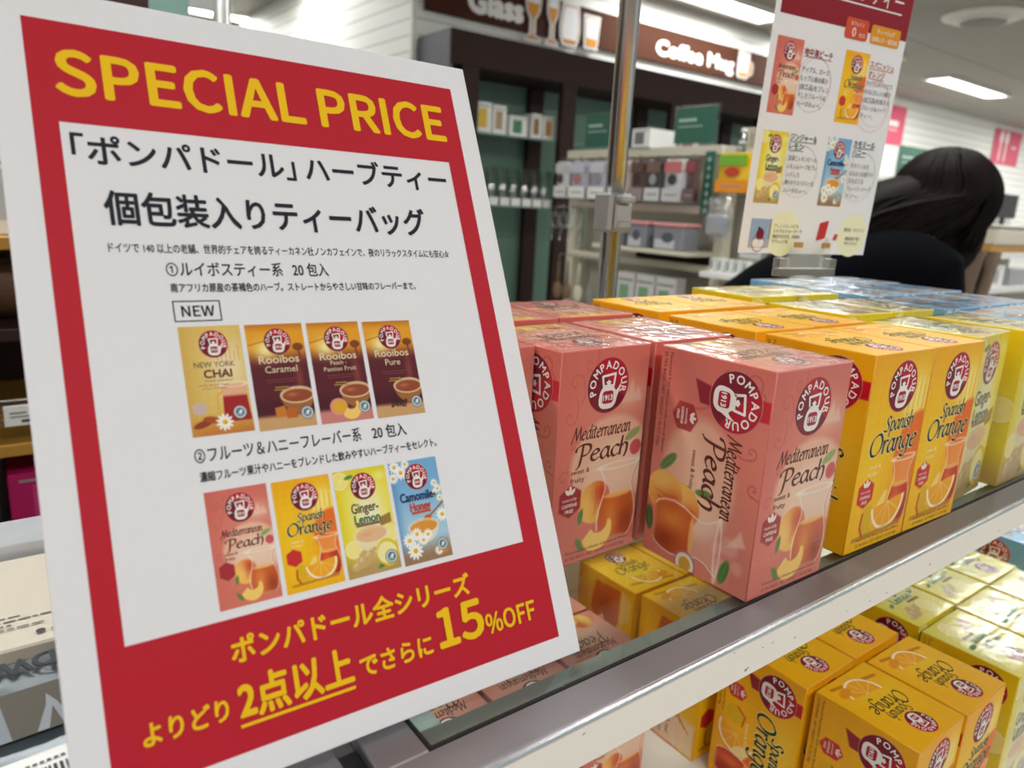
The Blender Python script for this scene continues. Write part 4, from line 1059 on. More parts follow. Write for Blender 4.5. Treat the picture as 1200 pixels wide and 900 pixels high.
for kind, x0, y0, x1, y1, lab in [('chai', 39.6, 116.8, 63, 160.6, 'golden chai pack picture'), ('caramel', 64.9, 116, 88.8, 160.4, 'dark caramel pack picture'), ('passion', 90.8, 115.8, 114.6, 160.2, 'dark passion fruit pack picture'), ('pure', 116.6, 115.5, 140.4, 159.8, 'dark plain rooibos pack picture'),
                                  ('peach', 40.5, 51, 63.9, 95.4, 'pink peach pack picture'), ('orange', 65.8, 50.6, 89.8, 95, 'yellow orange pack picture'), ('ginger', 91.5, 50.4, 115.5, 95, 'ginger lemon pack picture'), ('camomile', 117.2, 50, 141.1, 95, 'blue camomile pack picture')]:
    product_picture(kind, x0, y0, x1, y1, sign, lab)

# ------------------------------------------------------------------ the smaller card on a clear clip
CR = Matrix(((0.9897, -0.007, -0.143), (-0.1431, -0.0425, -0.9888), (0.0008, 0.9991, -0.0431)))
card = thing('info_card', 'white hanging card with dark red top and four tea pictures held in a clear clip', 'sign')
card.matrix_world = Matrix.Translation((.2679, .2310, .1722)) @ CR.to_4x4()
MB().box(0, .182, 0, .257, -.0006, 0).build('sheet', M['board'], card)
DR = (140, 8, 30)
d = Decal(); d.rect(6, 209.4, 182, 257, DR); sub(d, 'red_header', card)
d = Decal(); d.text('ハーブティー', 70, 235, 17, SW, fit=98); d.rect(70, 230.6, 168, 231.8, SW); sub(d, 'header_text', card, base=2e-4)
d = Decal(); d.rrect(92, 201, 124, 219, 3, (206, 78, 40)); d.text('カフェイン', 108, 213, 4, SW, fit=18, anchor='c'); d.text('0', 102, 203.5, 11, SW, fit=5); d.text('ゼロ', 112, 204, 4.5, SW, fit=8); sub(d, 'round_badge', card, base=4e-4)
d = Decal(); d.rrect(128.5, 201, 172, 217.5, 3, (222, 148, 20)); d.text('ティーバッグ', 150, 210.5, 5.4, SW, fit=26, anchor='c'); d.text('20袋入り・個包装', 150, 203.6, 5.2, SW, fit=38, anchor='c'); sub(d, 'round_badge', card, base=4e-4)
for kind, x0, y0, x1, y1 in (('peach', 8, 127, 42, 191.5), ('orange', 99, 127, 134, 191.5), ('ginger', 9, 47, 42, 112), ('camomile', 96.7, 48, 131, 113)):
    product_picture(kind, x0, y0, x1, y1, card, {'peach': 'pink peach pack picture', 'orange': 'yellow orange pack picture', 'ginger': 'ginger lemon pack picture', 'camomile': 'blue camomile pack picture'}[kind])
d = Decal(); K2 = (92, 88, 90)
for cx_, cy_, col in ((62, 156, (210, 170, 170)), (152, 146, (226, 180, 160)), (64, 78, (200, 206, 190)), (152, 78, (196, 200, 206))):
    d.ring(cx_, cy_, 24, .5, col); d.ring(cx_ + 2, cy_ + 2, 21, .4, col)
for x, y, t, w, col in ((44, 180, '地中海ピーチ', 38, (150, 40, 40)), (136, 180.5, 'スパニッシュ', 36, (190, 110, 50)), (136, 172, 'オレンジ', 24, (190, 110, 50)), (44, 106, 'ジンジャー＆', 36, (70, 90, 60)), (44, 98, 'レモン', 20, (70, 90, 60)), (134, 107, 'カモミール', 32, (70, 90, 120)), (134, 99, 'ハニー', 20, (70, 90, 120))):
    d.text(t, x, y, 7.2, col, fit=w, bold=.02); d.rect(x, y - 1.6, x + w, y - 1.0, col)
for x, y, ls in ((44, 166, ('アップル、ローズ', 'ヒップと桃の果汁', '(加工品)をブレン', 'ドしたフルーツ＆', 'ハーブティー。')), (134, 164, ('アップルやハイビス', 'カスにオレンジ果汁', '(加工品)を加えた', 'フルーツ＆ハーブ', 'ティー。')), (45, 88, ('生姜とレモンピール、', 'レモン＆ハーブをブレ', 'ンドした', '爽やかでスパイシーな', 'ハーブティー。')), (134, 87, ('カモミールを', 'はちみつの香りが', '引き立てる', 'フレーバーハーブ', 'ティー。'))):
    for k, t in enumerate(ls): d.text(t, x, y - k * 7.4, 5.3, K2, fit=min(40, 4.6 * len(t)), bold=.004)
sub(d, 'card_text', card)
d = Decal(); d.rect(11, 5, 38.5, 32.5, (150, 172, 200)); d.rect(11, 5, 38.5, 13, (176, 176, 190)); d.disc(24, 9.5, 9, (232, 230, 232), 4); d.ring(24, 9.5, 8, .8, (150, 60, 60), 30); d.disc(25, 18, 5.2, (120, 14, 40), 5.6); d.rect(24.4, 10, 25.4, 14, (200, 190, 200)); d.disc(23, 23, 2, (40, 60, 40)); sub(d, 'drink_picture', card)
d = Decal(); d.disc(56, 19, 22, (240, 236, 200))
for x, y, t, w in ((42, 25, 'アレンジレシピも', 34), (42, 20, 'ミネラルウォーターで', 40), (42, 15, '抽出するだけ。お好み', 38), (42, 10, 'でアレンジを', 22)): d.text(t, x, y, 4.2, K2, fit=w, bold=.015)
sub(d, 'footer_print', card); d = Decal(); d.disc(158, 20, 22, (240, 236, 200))
for x, y, t, w in ((144, 24, '個包装・カフェイン', 32), (148, 15, '個別包装で使い', 24), (148, 10, 'やすいサイズ', 20)): d.text(t, x, y, 4.2, K2, fit=w, bold=.015)
d.poly([(104, 13), (106, 31), (119, 34), (117, 16)], (200, 50, 46)); d.poly([(114, 8), (120, 17), (125, 12), (118, 4)], (206, 190, 186)); d.poly([(129, 15), (131, 21), (136, 20), (134, 14)], (206, 70, 60)); sub(d, 'footer_print', card)

cs = thing('card_stand', 'clear plastic clip on a thin stem holding the white tea card', 'card stand', (.3585, .2155, 0))
cs.rotation_euler = (0, 0, -.1436)
m = MB(); m.box(-.031, .031, -.0052, -.0034, .158, .187, .0008); m.box(-.031, .031, .0034, .0052, .158, .187, .0008); m.box(-.040, .040, -.006, .006, .150, .158, .001)
m.box(-.040, -.028, -.006, .006, .158, .168, .001); m.box(.028, .040, -.006, .006, .158, .168, .001); m.box(-.012, .012, -.006, .006, .141, .150, .001); m.box(-.007, .007, -.006, .006, .128, .141, .001)
o = m.build('clip', M['clipsheen'], cs)
MB().tube([(0, 0, .003), (0, 0, .131)], .0022, 10).build('stem', M['acrylic'], cs)
MB().lathe([(.0, 0), (.0066, 0), (.0066, .003), (.0, .003)], n=16).build('foot', M['acrylic'], cs)
g = MB(); g.box(-.026, -.014, -.0062, -.0053, .179, .184); g.build('clip_pad', M['ochre'], cs); g = MB(); g.box(.014, .026, -.0062, -.0053, .179, .184); g.build('clip_pad', M['ochre'], cs)
# ------------------------------------------------------------------ the glassware wall in the background
FY = ((0, 0, 0), (1, 0, 0), (0, 0, 1))                 # print facing the shopper (-y)
FX = ((0, 0, 0), (0, -1, 0), (0, 0, 1))                # print facing -x
ws = thing('wall_sign', 'long brown wall sign reading Glass and Coffee Mug', 'sign', (1.69, 3.338, 1.135))
MB().box(0, 3.4, -.012, .0, 0, .205, .002).build('panel', M['brown'], ws)
wsf = ((0, -.0125, 0), (1, 0, 0), (0, 0, 1))
d = Decal(); d.text('Glass', 262, 46, 158, (250, 248, 244), fit=352, bold=.065); put('lettering', d.mesh('lettering', wsf, None, 2e-4), ws); d = Decal(); d.text('Coffee Mug', 1695, 50, 118, (250, 248, 244), fit=780, bold=.065)
put('lettering', d.mesh('lettering', wsf, None, 2e-4), ws)
def cut_icon(name, outline, fills):
    """free-standing printed shape stuck on the sign, slightly thick"""
    mb = MB(); mb.prism([(p[0] / 1000, p[1] / 1000) for p in outline], ((0, -.022, 0), (1, 0, 0), (0, 0, 1)), .008)
    o = mb.build(name, M['white'], ws)
    d = Decal()
    for pts, col in fills: d.poly(pts, col)
    put('icon_print', d.mesh('icon_print', ((0, -.0222, 0), (1, 0, 0), (0, 0, 1)), None, 2e-4), o)
def mirror(half, cx): return [(cx - a, b) for a, b in half] + [(cx + a, b) for a, b in half[::-1]]
TAN_, AMB, PALE = (196, 150, 110), (226, 150, 40), (246, 248, 250)
def stem_icon(name, cx, w, y0, y1):
    hh = y1 - y0
    prof = [(w * .5, y0), (w * .5, y0 + .05 * hh), (w * .14, y0 + .12 * hh), (w * .12, y0 + .42 * hh), (w * .42, y0 + .6 * hh), (w * .5, y0 + .8 * hh), (w * .46, y1)]
    f = lambda k, lo=0, hi=1: mirror([(a * k if a > w * .2 else a * k * .6, b) for a, b in prof if lo <= (b - y0) / hh <= hi], cx)
    cut_icon(name, mirror([(a + 9, b + (9 if b == y1 else (-9 if b == y0 else 0))) for a, b in prof], cx), [(f(1), TAN_), (mirror([(w * .4, y0 + .62 * hh), (w * .43, y0 + .8 * hh), (w * .4, y1 - 6)], cx), PALE), (mirror([(w * .1, y0 + .46 * hh), (w * .38, y0 + .62 * hh), (w * .42, y0 + .76 * hh)], cx), AMB)])
stem_icon('wine_glass_icon', 682, 96, -34, 215)
stem_icon('flute_icon', 822, 74, -34, 215)
def tumbler_icon(name, cx, w, y0, y1, round_):
    hh = y1 - y0
    prof = [(w * .28, y0), (w * .44, y0 + .12 * hh), (w * .5, y0 + .4 * hh), (w * .44, y0 + .8 * hh), (w * .36, y1)] if round_ else [(w * .38, y0), (w * .42, y0 + .3 * hh), (w * .5, y1)]
    g = lambda e: mirror([(a + e, b + (e if b == y1 else (-e if b == y0 else 0))) for a, b in prof], cx)
    cut_icon(name, g(11), [(g(0), TAN_), (g(-8), PALE), (mirror([(a - 8, b + (8 if b == y0 else 0)) for a, b in prof if b < y0 + .45 * hh][:2], cx), AMB)])
tumbler_icon('stemless_glass_icon', 954, 138, -14, 190, True)
tumbler_icon('shot_glass_icon', 1122, 112, -6, 158, False)
def mug_icon(cx, w, y0, y1):
    out = [(cx - w / 2, y0 + 20), (cx - w / 2 + 16, y0), (cx + w * .2, y0), (cx + w * .3, y0 + 16), (cx + w * .62, y0 + 40), (cx + w * .68, y0 + 80), (cx + w * .6, y0 + 120), (cx + w * .34, y0 + 130), (cx + w * .34, y1), (cx - w / 2, y1)]
    cut_icon('mug_icon', out, [([(cx + (p[0] - cx) * .93, (y0 + y1) / 2 + (p[1] - (y0 + y1) / 2) * .93) for p in out], TAN_), ([(cx - w * .44, y0 + 14), (cx + w * .24, y0 + 14), (cx + w * .28, y1 - 16), (cx - w * .44, y1 - 16)], PALE), ([(cx - w * .4, y0 + 18), (cx + w * .2, y0 + 18), (cx + w * .24, y0 + 44), (cx - w * .42, y0 + 44)], AMB)])
mug_icon(2590, 150, 14, 196)

cab = thing('display_cabinet', 'dark brown glassware cabinet with green back under the brown wall sign', 'cabinet', (1.65, 3.0, FLOOR_Z))
def cp(name, b, mats, bev=.002):
    mb = MB()
    for q in (b if isinstance(b[0], tuple) else [b]): mb.box(q[0] - 1.65, q[1] - 1.65, q[2] - 3.0, q[3] - 3.0, q[4] - FLOOR_Z, q[5] - FLOOR_Z, bev)
    return mb.build(name, mats, cab)
CX1 = 4.9
cp('header', (1.652, CX1, 3.0, 3.318, .845, 1.0), M['darkwood'])
cp('side_panel', (1.65, 1.668, 3.012, 3.322, FLOOR_Z + .002, .998), M['greywood'])
cp('back_panel', (1.67, CX1, 3.325, 3.34, FLOOR_Z + .1, .845), M['greenback'])
for x in (1.72, 2.36, 3.22, 4.08, 4.82):
    cp('post', (x, x + .1, 3.002, 3.04, FLOOR_Z + .1, .845), M['darkwood']); cp('post', (x, x + .1, 3.286, 3.322, FLOOR_Z + .1, .845), M['darkwood'])
for z in (.545, .188, -.42): cp('glass_shelf', (1.67, CX1, 3.04, 3.285, z, z + .008), M['glass']); cp('shelf_edge', (1.67, CX1, 3.036, 3.0395, z, z + .008), M['glassedge'])
cp('base', (1.67, CX1, 3.0, 3.32, FLOOR_Z + .001, FLOOR_Z + .1), M['darkwood'])
cp('base_board', (1.67, CX1, 3.04, 3.285, -.75, -.72), M['darkwood'])
def carton_box(x, y, z, w, dp, hh, col, col2, label, group, rz=0.0, name='gift_box'):
    o = thing(name, label, 'box', (x, y, z), rz, group)
    MB().box(-w / 2, w / 2, -dp / 2, dp / 2, 0, hh, .002).build('carton', col, o)
    d = Decal(); d.rect(-w * 330, hh * 180, w * 200, hh * 800, col2); d.rect(-w * 420, hh * 860, w * 420, hh * 900, (150, 146, 140))
    put('print', d.mesh('print', ((0, -dp / 2, 0), (1, 0, 0), (0, 0, 1)), None, 2e-4, 5e-4), o); return o
for i, (x, w, hh, c2, lab) in enumerate([(1.91, .10, .15, (222, 186, 60), 'white box with a yellow print at the left end of the upper cabinet shelf'), (2.012, .085, .145, (176, 150, 110), 'white box with a tan print beside the yellow printed one on the upper cabinet shelf'), (2.135, .115, .105, (70, 130, 96), 'low white box with a green print on the upper cabinet shelf'), (2.26, .07, .13, (150, 110, 60), 'narrow white box in front of the dark rear post on the upper cabinet shelf'), (2.345, .08, .125, (190, 140, 70), 'white box with a brown print on the upper cabinet shelf'), (2.44, .09, .12, (214, 214, 212), 'plain white box at the right end of the upper cabinet shelf group'), (3.5, .2, .14, (150, 90, 90), 'pale box on the cabinet shelf above the hanging rack')]):
    carton_box(x, 3.13, .5535, w, .09, hh, M['white'], c2, lab, 'boxes on the upper cabinet shelf')
gl0 = None
for i in range(8):
    x = 1.975 + i * .074
    if i == 0:
        gl0 = thing('drinking_glass', '', 'glass', (x, 3.1, .1965), 0, 'drinking glasses on the middle cabinet shelf')
        MB().lathe([(.022, .0), (.024, .004), (.031, .195), (.0295, .195), (.022, .014), (.0, .014)], n=16).build('bowl', M['tumbler'], gl0)
        MB().box(-.03, .03, -.042, -.04, 0, .04).build('price_card', M['white'], gl0); o = gl0
    else: o = copy_tree(gl0); o.location.x = x
    o['label'] = 'clear drinking glass on the middle cabinet shelf, %s from the left' % ('first', 'second', 'third', 'fourth', 'fifth', 'sixth', 'seventh', 'eighth')[i]
jar = thing('glass_jar', 'dim glass jar on the lower dark board behind the red sale sign edge', 'jar', (2.0, 3.12, -.4115))
MB().lathe([(.04, 0), (.05, .01), (.05, .14), (.04, .17), (.036, .17), (.046, .14), (.046, .02), (0, .02)], n=18).build('body', M['tumbler'], jar)
MB().lathe([(.044, .171), (.044, .19), (.02, .2), (0, .2)], n=18).build('lid', M['white'], jar)

# ------------------------------------------------------------------ hanging rack of kitchen goods
RX = 2.0
rack = thing('hanging_rack', 'cream steel kitchen goods rack with bars and hooks between the cabinet and the shopper', 'rack', (RX, 1.8, FLOOR_Z))
def rp(name, bs, mats, bev=.002):
    mb = MB()
    for q in (bs if isinstance(bs[0], tuple) else [bs]): mb.box(q[0] - RX, q[1] - RX, q[2] - 1.8, q[3] - 1.8, q[4] - FLOOR_Z, q[5] - FLOOR_Z, bev)
    return mb.build(name, mats, rack)
for y in (2.45, 1.60, 1.25): rp('upright', (RX, RX + .05, y - .022, y + .022, FLOOR_Z + .001, .455), M['cream'])
rp('back_panel', (RX + .10, RX + .115, 1.23, 2.47, FLOOR_Z + .05, .44), M['creamdark'])
rp('header_bar', (RX - .012, RX + .03, 1.62, 2.50, .422, .458), M['cream']); rp('header_bar', (RX - .005, RX + .03, 1.23, 1.58, .40, .43), M['cream'])
rp('shade_panel', (RX + .08, RX + .098, 1.63, 2.1, .005, .04), M['darkwood'])  # dark panel added to imitate the shade under the tub shelf
for z, a, b in ((.205, 1.625, 2.43), (-.018, 1.625, 2.43)): rp('hook_bar', (RX - .004, RX + .03, a, b, z, z + .028), M['cream'])
rp('shelf_board', (RX - .15, RX + .09, 1.625, 2.14, .046, .062), M['cream']); rp('shelf_board', (RX - .12, RX + .09, 1.25, 1.578, -.02, .0), M['white']); rp('shelf_board', (RX - .15, RX + .09, 1.625, 2.43, -.32, -.30), M['cream']); rp('shelf_board', (RX - .15, RX + .09, 1.25, 1.578, -.35, -.33), M['cream'])
rp('base', (RX - .16, RX + .095, 1.25, 2.43, FLOOR_Z + .001, FLOOR_Z + .12), M['cream'])

def hang_pack(y, z0, z1, w, cols, label, x=RX - .075, group='packs hanging on the top rack bar'):
    o = thing('hanging_pack', label, 'packet', (x, y, z1), 0, group); hh = z1 - z0
    m = MB(); nx, ny = 5, 7; vs = []; fs = []
    for s in (-1, 1):
        for j in range(ny):
            for i in range(nx):
                u, v = i / (nx - 1) * 2 - 1, j / (ny - 1) * 2 - 1
                t = .018 * (1 - u * u) * (1 - v ** 4) + .001
                vs.append((s * t, u * w / 2, (v - 1) / 2 * hh))
    for s in (0, 1):
        for j in range(ny - 1):
            for i in range(nx - 1):
                a = s * nx * ny + j * nx + i; q = (a, a + 1, a + nx + 1, a + nx); fs.append(q[::-1] if s == 0 else q)
    m.add(vs, fs, True); m.build('pouch', cols[0], o)
    d = Decal(); W_ = w * 1000; H_ = hh * 1000
    d.rect(-W_ * .46, -H_ * .99, W_ * .46, -H_ * .68, cols[1]); d.rect(-W_ * .4, -H_ * .32, W_ * .4, -H_ * .06, cols[2]); d.disc(0, -H_ * .48, W_ * .22, cols[3], H_ * .13)
    d.rect(-W_ * .3, -H_ * .86, W_ * .3, -H_ * .82, (150, 146, 150))
    put('label_print', d.mesh('label_print', ((-.0215, 0, 0), (0, -1, 0), (0, 0, 1)), None, 2e-4), o)
    MB().tube([(RX - .0125 - x if y > 1.6 else RX - .0055 - x, 0, .012), (.0, 0, .01), (-.012, 0, .016)], .002, 6).build('hook', M['chrome'], o)
    return o
PK = {n: plain('pack_' + n, c, .35, coat=.4) for n, c in dict(white=(206, 204, 204), lav=(176, 172, 188), brown=(84, 58, 54), dark=(60, 52, 54), silver=(168, 170, 174), rose=(200, 178, 170), yellow=(236, 190, 20)).items()}
for y, w, c, lab in [(2.44, .09, ('white', (214, 214, 210), (200, 196, 196), (70, 70, 78)), 'white packet with dark round print at the left end of the top rack bar'),
                     (2.325, .115, ('lav', (232, 232, 226), (198, 196, 206), (176, 120, 120)), 'lavender packet with white foot on the top rack bar, second from the left'),
                     (2.20, .11, ('lav', (232, 234, 230), (206, 204, 212), (150, 146, 150)), 'pale packet on the top rack bar just left of the chrome pole'),
                     (2.055, .085, ('rose', (222, 218, 206), (196, 160, 146), (224, 200, 180)), 'cream and pink packet just right of the chrome pole'),
                     (1.965, .085, ('brown', (150, 140, 134), (96, 70, 62), (70, 44, 42)), 'dark brown packet right of the cream and pink packet'),
                     (1.875, .09, ('dark', (206, 208, 208), (120, 92, 84), (150, 150, 156)), 'dark packet with a silver white foot in the middle of the top rack bar'),
                     (1.775, .105, ('white', (196, 198, 200), (196, 110, 110), (56, 60, 62)), 'white packet with red top and dark oval print on the top rack bar'),
                     (1.69, .06, ('brown', (110, 90, 90), (150, 70, 76), (96, 80, 82)), 'narrow brown red packet left of the green banner')]:
    hang_pack(y, .245, .405, w, (PK[c[0]],) + c[1:], lab)
hang_pack(1.52, .285, .425, .15, (PK['yellow'], (240, 150, 20), (120, 180, 50), (196, 70, 40)), 'yellow and orange packet left of the white tea card', RX - .05, 'packs right of the green banner')
m = MB(); m.ball((0, 0, -.07), .07, 14, 9, (.4, 1.0, 1.3)); bg = thing('clear_bag', 'clear plastic bag of white goods hanging below the yellow packet', 'bag', (RX - .10, 1.535, .27), 0); m.build('bag', M['bagfilm'], bg)
MB().box(-.02, .02, -.045, .045, -.14, -.06, .012).build('filling', PK['silver'], bg); MB().tube([(.094, -.05, .004), (0, 0, .0), (0, 0, .012)], .002, 6).build('hook', M['chrome'], bg)
bn = thing('green_banner', 'narrow dark green banner hanging vertically on the rack upright', 'banner', (RX - .03, 1.655, .20))
MB().box(-.003, 0, -.022, .022, 0, .235).build('cloth', M['green'], bn)
d = Decal()
for k in range(7): d.rect(-9, 18 + k * 31, 9, 22 + k * 31, (196, 214, 204)); d.rect(-2, 10 + k * 31, 2, 30 + k * 31, (196, 214, 204)); d.rect(-7, 12 + k * 31, 6, 14 + k * 31, (196, 214, 204))
put('banner_marks', d.mesh('banner_marks', ((-.0032, 0, 0), (0, -1, 0), (0, 0, 1)), None, 1e-4), bn)
def table_sign(x, y, z, w, hh, label, fr='x', marks=True):
    o = thing('green_sign', label, 'sign', (x, y, z), 0, 'dark green shelf signs')
    if fr == 'y': o.rotation_euler = (0, 0, math.pi / 2)
    MB().box(-.004, .004, -w / 2, w / 2, .0, hh).build('holder', M['acrylic'], o)
    MB().box(-.0062, -.0042, -w / 2 + .008, w / 2 - .008, .008, hh - .008).build('panel', M['green'], o)
    d = Decal(); W_ = w * 1000; H_ = hh * 1000
    for a, b, t in ((-.36, .02, .62), (.02, .06, .62)): pass
    for k in range(5): d.rect(-W_ * .38 + k * W_ * .085, H_ * .60, -W_ * .32 + k * W_ * .085, H_ * .68, (190, 214, 204))
    for k in range(9): d.rect(-W_ * .38 + k * W_ * .062, H_ * .46, -W_ * .335 + k * W_ * .062, H_ * .50, (168, 198, 186))
    put('sign_marks', d.mesh('sign_marks', ((-.0064, 0, 0), (0, -1, 0), (0, 0, 1)), None, 1e-4), o)
    MB().box(-.012, .012, -w / 2, w / 2, -.004, .0).build('sign_foot', M['acrylic'], o); return o
table_sign(RX + .01, 2.30, .462, .22, .155, 'green sign on the rack top just left of the chrome pole')
table_sign(RX + .01, 1.775, .462, .215, .148, 'green sign on the rack top right of the chrome pole')
carton_box(RX + .06, 2.03, .4585, .10, .17, .075, M['white'], (120, 116, 120), 'white box with a dark round print lying on the rack top', 'boxes on the rack top', -math.pi / 2)
carton_box(RX + .05, 1.50, .4305, .06, .09, .085, M['beige'], (170, 160, 140), 'small tan box on the rack top behind the yellow packet', 'boxes on the rack top', -math.pi / 2)
o = thing('glass_bottle', 'small clear bottle with pale cap on the rack top near the white card', 'bottle', (RX, 1.60 - .06, .4305))
MB().lathe([(.018, 0), (.02, .004), (.02, .05), (.01, .062), (.01, .068), (0, .068)], n=16).build('body', M['tumbler'], o); MB().lathe([(.012, .0682), (.012, .082), (0, .083)], n=14).build('cap', M['white'], o)
for i, (y, w) in enumerate(((2.035, .105), (1.905, .105), (1.74, .15))):
    o = thing('lidded_tub', 'grey tub with pink lid on the rack shelf, %s of three' % ('left', 'middle', 'right')[i], 'tub', (RX - .08, y, .0625), 0, 'tubs with pink lids')
    MB().box(-.05, .05, -w / 2, w / 2, 0, .088, .006).build('tub', plain('tub_grey', (132, 132, 140), .4), o)
    MB().box(-.054, .054, -w / 2 - .004, w / 2 + .004, .0885, .104, .005).build('lid', plain('tub_pink', (214, 150, 150), .35), o)
    d = Decal(); d.rect(-w * 420, 6, w * 250, 40, (196, 196, 202)); d.disc(0, 48, w * 200, (84, 86, 96), 20); put('tub_label', d.mesh('tub_label', ((-.0502, 0, 0), (0, -1, 0), (0, 0, 1)), None, 1e-4), o)
for i, y in enumerate((2.50, 2.43, 2.36, 2.28)):
    o = thing('clear_scoop', 'clear round handled scoop hanging on the rack, %s from the left' % ('first', 'second', 'third', 'fourth')[i], 'scoop', (RX - .06 - .01 * i, y, .205), 0, 'clear scoops on the middle bar')
    a = [(0, .023 * math.cos(t), -.062 + .036 * math.sin(t)) for t in np.linspace(0, 2 * math.pi, 20, endpoint=False)]
    MB().tube(a, .007, 8, True, True).build('ring', M['tumbler'], o); MB().tube([(0, .01, -.095), (0, .024, -.16)], [.007, .005], 8).build('handle', M['tumbler'], o); MB().tube([(.0555 + .01 * i, 0, .004), (0, 0, .0), (0, 0, -.022)], .002, 6).build('hook', M['chrome'], o)
for i, (y, c) in enumerate(((2.44, 'spoon'), (2.375, 'spoon'), (2.295, 'cream'), (2.22, 'tumbler'), (2.12, 'ochre'))):
    o = thing('kitchen_utensil', 'spoon shaped utensil hanging low on the rack, %s from the left' % ('first', 'second', 'third', 'fourth', 'fifth')[i], 'utensil', (RX - .07, y, -.02), 0, 'utensils on the lower bar')
    MB().tube([(0, 0, -.02), (0, 0, -.12)], [.005, .007], 8).build('handle', M[c], o); MB().ball((0, 0, -.155), .03, 12, 8, (.35, 1, 1.35)).build('bowl', M[c], o); MB().tube([(.0655, 0, .012), (0, 0, .01), (0, 0, -.02)], .002, 6).build('hook', M['chrome'], o)
for i, y in enumerate((1.97, 1.86, 1.75)):
    carton_box(RX - .07, y, -.2995, .10, .06, .255, PK['white'], (120, 160, 120), 'white and green carton standing low on the rack, %s of three' % ('left', 'middle', 'right')[i], 'cartons on the low rack shelf', -math.pi / 2)
for i in range(5):
    o = carton_box(RX - .07, 1.55 - .036 * i, .0005, .026, .03, .05, M['white'], (150, 168, 160), 'tiny white packet in the row under the white tea card, %s from the left' % ('first', 'second', 'third', 'fourth', 'fifth')[i], 'tiny packets in a row', -math.pi / 2, 'small_packet')
hang_pack(1.40, .06, .19, .10, (PK['silver'], (206, 208, 208), (90, 140, 110), (200, 202, 206)), 'grey packet with green head hanging low behind the white tea card', RX - .05, 'packs right of the green banner')

# ------------------------------------------------------------------ far right of the shop
def pink_banner(x0, x1, z0, z1, label, fn):
    o = thing('pink_banner', label, 'banner', (x0, 3.944, z0)); MB().box(0, x1 - x0, -.006, 0, 0, z1 - z0).build('sheet', M['pink'], o)
    d = Decal(); fn(d, (x1 - x0) * 1000, (z1 - z0) * 1000); put('banner_print', d.mesh('banner_print', ((0, -.0062, 0), (1, 0, 0), (0, 0, 1)), None, 3e-4), o)
pink_banner(7.3, 7.9, 1.02, 1.40, 'pink wall banner beside the right edge of the white tea card', lambda d, w, h: (d.rrect(w * .2, h * .47, w * .78, h * .62, 20, (250, 240, 240)), d.rect(w * .3, h * .36, w * .76, h * .4, (246, 210, 216))))
def forks(d, w, h):
    for cx in (.26, .46): d.disc(w * cx, h * .78, w * .07, (252, 244, 244), h * .2); d.rrect(w * (cx - .025), h * .08, w * (cx + .025), h * .7, 8, (252, 244, 244))
    d.rrect(w * .68, h * .5, w * .84, h * .57, 8, (250, 226, 230))
pink_banner(10.18, 11.0, 1.02, 1.43, 'pink wall banner with white spoon shapes at the right photo edge', forks)
fr_ = thing('far_rack', 'white shelving far behind the person below the slatted wall', 'shelving', (8.2, 3.55, FLOOR_Z))
m = MB()
for x in (-1.4, 0, 1.4): m.box(x - .03, x + .03, -.2, .2, .001, 1.70)
m.build('frame', M['white'], fr_)
for z in (.4, .85, 1.25, 1.70): MB().box(-1.45, 1.45, -.22, .22, z + .001, z + .03).build('shelf', M['white'], fr_)
MB().box(-1.4, 1.4, .2, .22, .05, 1.6).build('back_panel', M['creamdark'], fr_)
table_sign(7.22, 3.42, .636, .79, .30, 'large green sign on the far shelving left of the person\'s head', 'y')
for i in range(9):
    carton_box(6.94 + i * .28, 3.5, .1815 - .0, .18, .12, .14 + .05 * (i % 3), [M['white'], M['beige'], PK['silver'], M['tan']][i % 4], [(150, 150, 140), (120, 140, 130), (180, 160, 140)][i % 3], 'pale carton on the far shelving behind the person, %s from the left' % ('first', 'second', 'third', 'fourth', 'fifth', 'sixth', 'seventh', 'eighth', 'ninth')[i], 'cartons on the far shelving')

ct = thing('sales_counter', 'white shelving counter with an ochre band right of the person', 'counter', (6.2, 2.12, FLOOR_Z))
for z, mm in ((.86, 'white'), (1.105, 'white')): MB().box(-.8, .8, -.2, .25, z, z + .045, .003).build('shelf', M[mm], ct)
MB().box(-.8, .8, -.19, .25, 1.151, 1.19, .003).build('band', M['ochre'], ct); MB().box(-.8, .8, .251, .27, .001, 1.2).build('back_panel', M['creamdark'], ct)
for x in (-.79, .75): MB().box(x, x + .04, -.19, .24, .001, .859).build('leg', M['white'], ct)
so = thing('storage_box', 'beige lidded storage box on the counter right of the person', 'box', (5.85, 2.08, .0905))
m = MB(); m.box(-.42, .42, -.16, .16, 0, .13, .02); m.build('tray', M['beige'], so); MB().box(-.43, .43, -.17, .17, .131, .15, .006).build('lid', M['shelfwhite'], so)
bs = thing('dark_sign', 'black sign with white letters at the right photo edge behind the storage box', 'sign', (6.0, 2.34, .0905))
MB().box(-.8, .8, -.01, .01, .21, .40, .003).build('panel', M['blackbox'], bs); MB().box(-.6, -.55, -.008, .008, 0, .21).build('leg', M['black'], bs); MB().box(.55, .6, -.008, .008, 0, .21).build('leg', M['black'], bs)
d = Decal(); d.text('BAR', -420, 262, 120, (232, 230, 226), fit=330, bold=.03); put('lettering', d.mesh('lettering', ((0, -.0102, 0), (1, 0, 0), (0, 0, 1)), None, 3e-4), bs)
for i in range(3): carton_box(5.6 + i * .42, 2.05, -.1945, .3, .2, .15 - .03 * i, [M['white'], PK['silver'], M['beige']][i], (170, 170, 170), 'pale carton on the lower counter shelf, %s from the person' % ('first', 'second', 'third')[i], 'cartons on the counter shelf')

